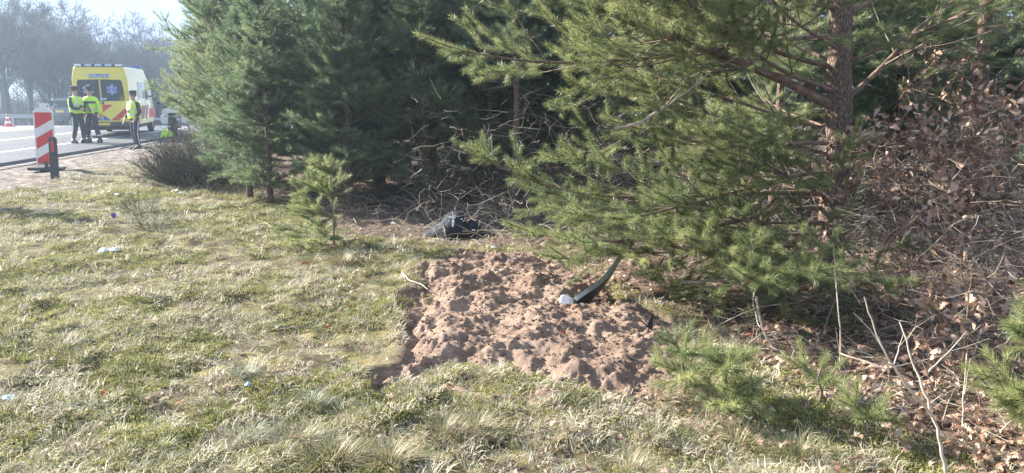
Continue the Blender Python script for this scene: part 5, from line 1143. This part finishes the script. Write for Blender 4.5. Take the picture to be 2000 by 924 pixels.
x, y = G(223, 434)[:2]; t = thing('plastic_cup', 'small lilac plastic cup lying tilted in the grass', 'cup', (x, y, gz(x, y) + .04)); t.rotation_euler = (R(55), 0, R(30)); t.scale = (.8,) * 3; m = MB(); m.loft([[(r_ * math.cos(a), r_ * math.sin(a), z) for a in (2 * math.pi * q / 16 for q in range(16))] for z, r_ in ((0, .03), (.09, .042), (.092, .045), (.088, .040), (.006, .027))]); m.build('cup', M_pinkp, t, sm=True)
x, y = G(1268, 645)[:2]; t = thing('black_fragment', 'small upright black plastic fragment at the shaded right side of the soil', 'plastic fragment', (x, y, float(ground0(x, y)) - .02)); m = MB(); m.loft([[(-.03, 0, 0), (.025, .01, 0), (.02, .03, 0), (-.03, .02, 0)], [(-.015, 0, .06), (.03, .01, .05), (.03, .025, .05), (-.01, .02, .06)], [(.01, .01, .13), (.028, .012, .12), (.028, .02, .12), (.01, .018, .13)]]); m.build('fragment', M_black, t, bev=.003)
for i, (px, py, lb) in enumerate([(1102, 690, 'single orange-red leaf on the lower part of the bare soil'), (1478, 660, 'bright red-brown leaf caught on the forked grey bough'), (208, 778, 'red leaf in the left foreground grass'), (333, 812, 'large dark red leaf in the foreground grass left of centre'), (640, 636, 'red leaf in the grass left of the soil edge, lower of two'), (604, 520, 'orange bramble leaf in the straw tussock by the sapling')]):
    x, y = G(px, py)[:2]; z = float(soilz(np.array([x]), np.array([y]))[0]) if i == 0 else gz(x, y); l = link('red_leaf', oak_leaf_mesh('red_leaf', 40 + i, M_red, .8, .085), None, loc=(x, y, z + .035)); l.rotation_euler = (.3 * math.sin(i * 9), .4 * math.cos(i * 5), i * 1.7); tag(l, lb, 'leaf')
# ---- tussocks standing out of the verge
def tussock_mesh(seed, h, spread, n, w, flop, mats):
    r = np.random.default_rng(seed); V = []; F = []; MI = []
    for i in range(n):
        a = r.random() * 6.283; rad = spread * r.random() ** .7; da = a + r.normal(0, .45); b = np.array([rad * math.cos(a), rad * math.sin(a), -.02]); f = flop * (rad / spread + .25) * r.uniform(.6, 1.3); ln = h * r.uniform(.6, 1.15); s = np.array([-math.sin(da), math.cos(da), 0]) * w * r.uniform(.6, 1.3) / 2; p = b; k = len(V); m = 4
        for j in range(m + 1):
            q = j / m; e = max(-.5, math.pi / 2 - f * (.4 + 1.3 * q)); wd = s * (1 - q * .85); V += [p - wd, p + wd]; p = p + np.array([math.cos(da) * math.cos(e), math.sin(da) * math.cos(e), math.sin(e)]) * ln / m
            p[2] = max(p[2], .004)
        for j in range(m): F.append((k + 2 * j, k + 2 * j + 1, k + 2 * j + 3, k + 2 * j + 2)); MI.append(0 if r.random() < .72 else 1)
    me = mesh_np('tussock', np.array(V), [np.array(F)])
    for q in mats: me.materials.append(q)
    me.polygons.foreach_set('material_index', np.array(MI, np.int32)); return me
M_tst = leafy_obj('tussock_straw', [(0, (.34, .29, .17)), (1, (.50, .43, .28))], .3); M_tgr = leafy_obj('tussock_green', [(0, (.11, .15, .05)), (1, (.20, .22, .09))], .35); M_tbl = leafy_obj('tussock_bluish', [(0, (.20, .26, .19)), (1, (.30, .35, .25))], .35)
TS = [tussock_mesh(s, .19, .10, 420, .0032, 1.0, (M_tst, M_tgr)) for s in (1, 2)] + [tussock_mesh(3, .16, .09, 380, .003, .9, (M_tgr, M_tst))] + [tussock_mesh(4, .12, .07, 300, .003, .9, (M_tbl, M_tst))]
spots = [(612, 510, 0, 1.1, 'straw tussock below the small sapling with orange leaves'), (668, 515, 1, 1.2, 'wide straw tussock right of the one with orange leaves'), (765, 520, 3, .8, 'small grey-green tuft at the upper left corner of the soil'), (862, 845, 0, 1.1, 'leftmost of the two big matted straw tussocks in the bottom centre'), (925, 838, 1, 1.05, 'rightmost of the two big matted straw tussocks in the bottom centre'), (1125, 798, 2, .9, 'rounded green tussock below the bare soil'), (1560, 885, 2, 1.1, 'green and straw tussock at the lower right by the leaf litter'), (650, 900, 0, 1.0, 'straw tussock at the bottom edge left of centre'), (588, 870, 1, .9, 'pale straw tussock near the bottom edge with a shaded hollow'), (850, 690, 3, .9, 'grey tuft on the lower left corner of the soil'), (600, 795, 3, 1.1, 'bluish tuft in the foreground left of the dark crack'), (665, 800, 3, 1.0, 'bluish tuft touching the dark crack'), (482, 865, 3, 1.1, 'bluish tuft near the bottom left'), (300, 890, 2, .8, 'green tuft at the bottom left edge'), (475, 745, 3, .9, 'bluish tuft above the blue and white wrapper'), (120, 690, 1, .8, 'flattened straw tussock at the left edge'), (250, 545, 1, .8, 'straw tussock below the white film'), (1135, 505, 1, .75, 'upright straw clump at the upper right edge of the soil'), (1080, 495, 0, .7, 'straw clump on the top edge of the soil'), (1385, 790, 0, 1.1, 'straw tussock between two pine sprouts'), (1440, 850, 1, 1.2, 'yellow straw tussock in the lower right grass'), (1300, 850, 2, .8, 'small green tuft among straw right of bottom centre'), (760, 905, 1, .9, 'straw tuft at the bottom edge near the big matted tussocks'), (1230, 905, 1, .9, 'straw tuft at the bottom edge below the soil')]
for i, (px, py, k, s, lb) in enumerate(spots):
    x, y = G(px, py)[:2]; o = link('grass_tussock', TS[k], None, loc=(x, y, gz(x, y))); o.rotation_euler.z = i * 1.3; o.scale = (s * 1.1, s * 1.1, s * .62); tag(o, lb, 'tussock', 'grass tussocks on the verge')

# ================================================================ AIR AND LENS GLARE
m = MB(); m.box(-700, 700, -90, 1400, -6.5, 14.5)
hz = m.build('glare_haze', None, kind='stuff'); hm = bpy.data.materials.new('glare_haze_air'); hm.use_nodes = True; hm.node_tree.nodes.clear(); vo = hm.node_tree.nodes.new('ShaderNodeVolumePrincipled'); oo = hm.node_tree.nodes.new('ShaderNodeOutputMaterial')
vo.inputs['Color'].default_value = (.62, .78, 1, 1); vo.inputs['Density'].default_value = .0016; vo.inputs['Anisotropy'].default_value = .6  # thin bluish haze; its sunward glow also stands in for lens glare
hm.node_tree.links.new(vo.outputs[0], oo.inputs['Volume']); hz.data.materials.append(hm); hz.display_type = 'WIRE'
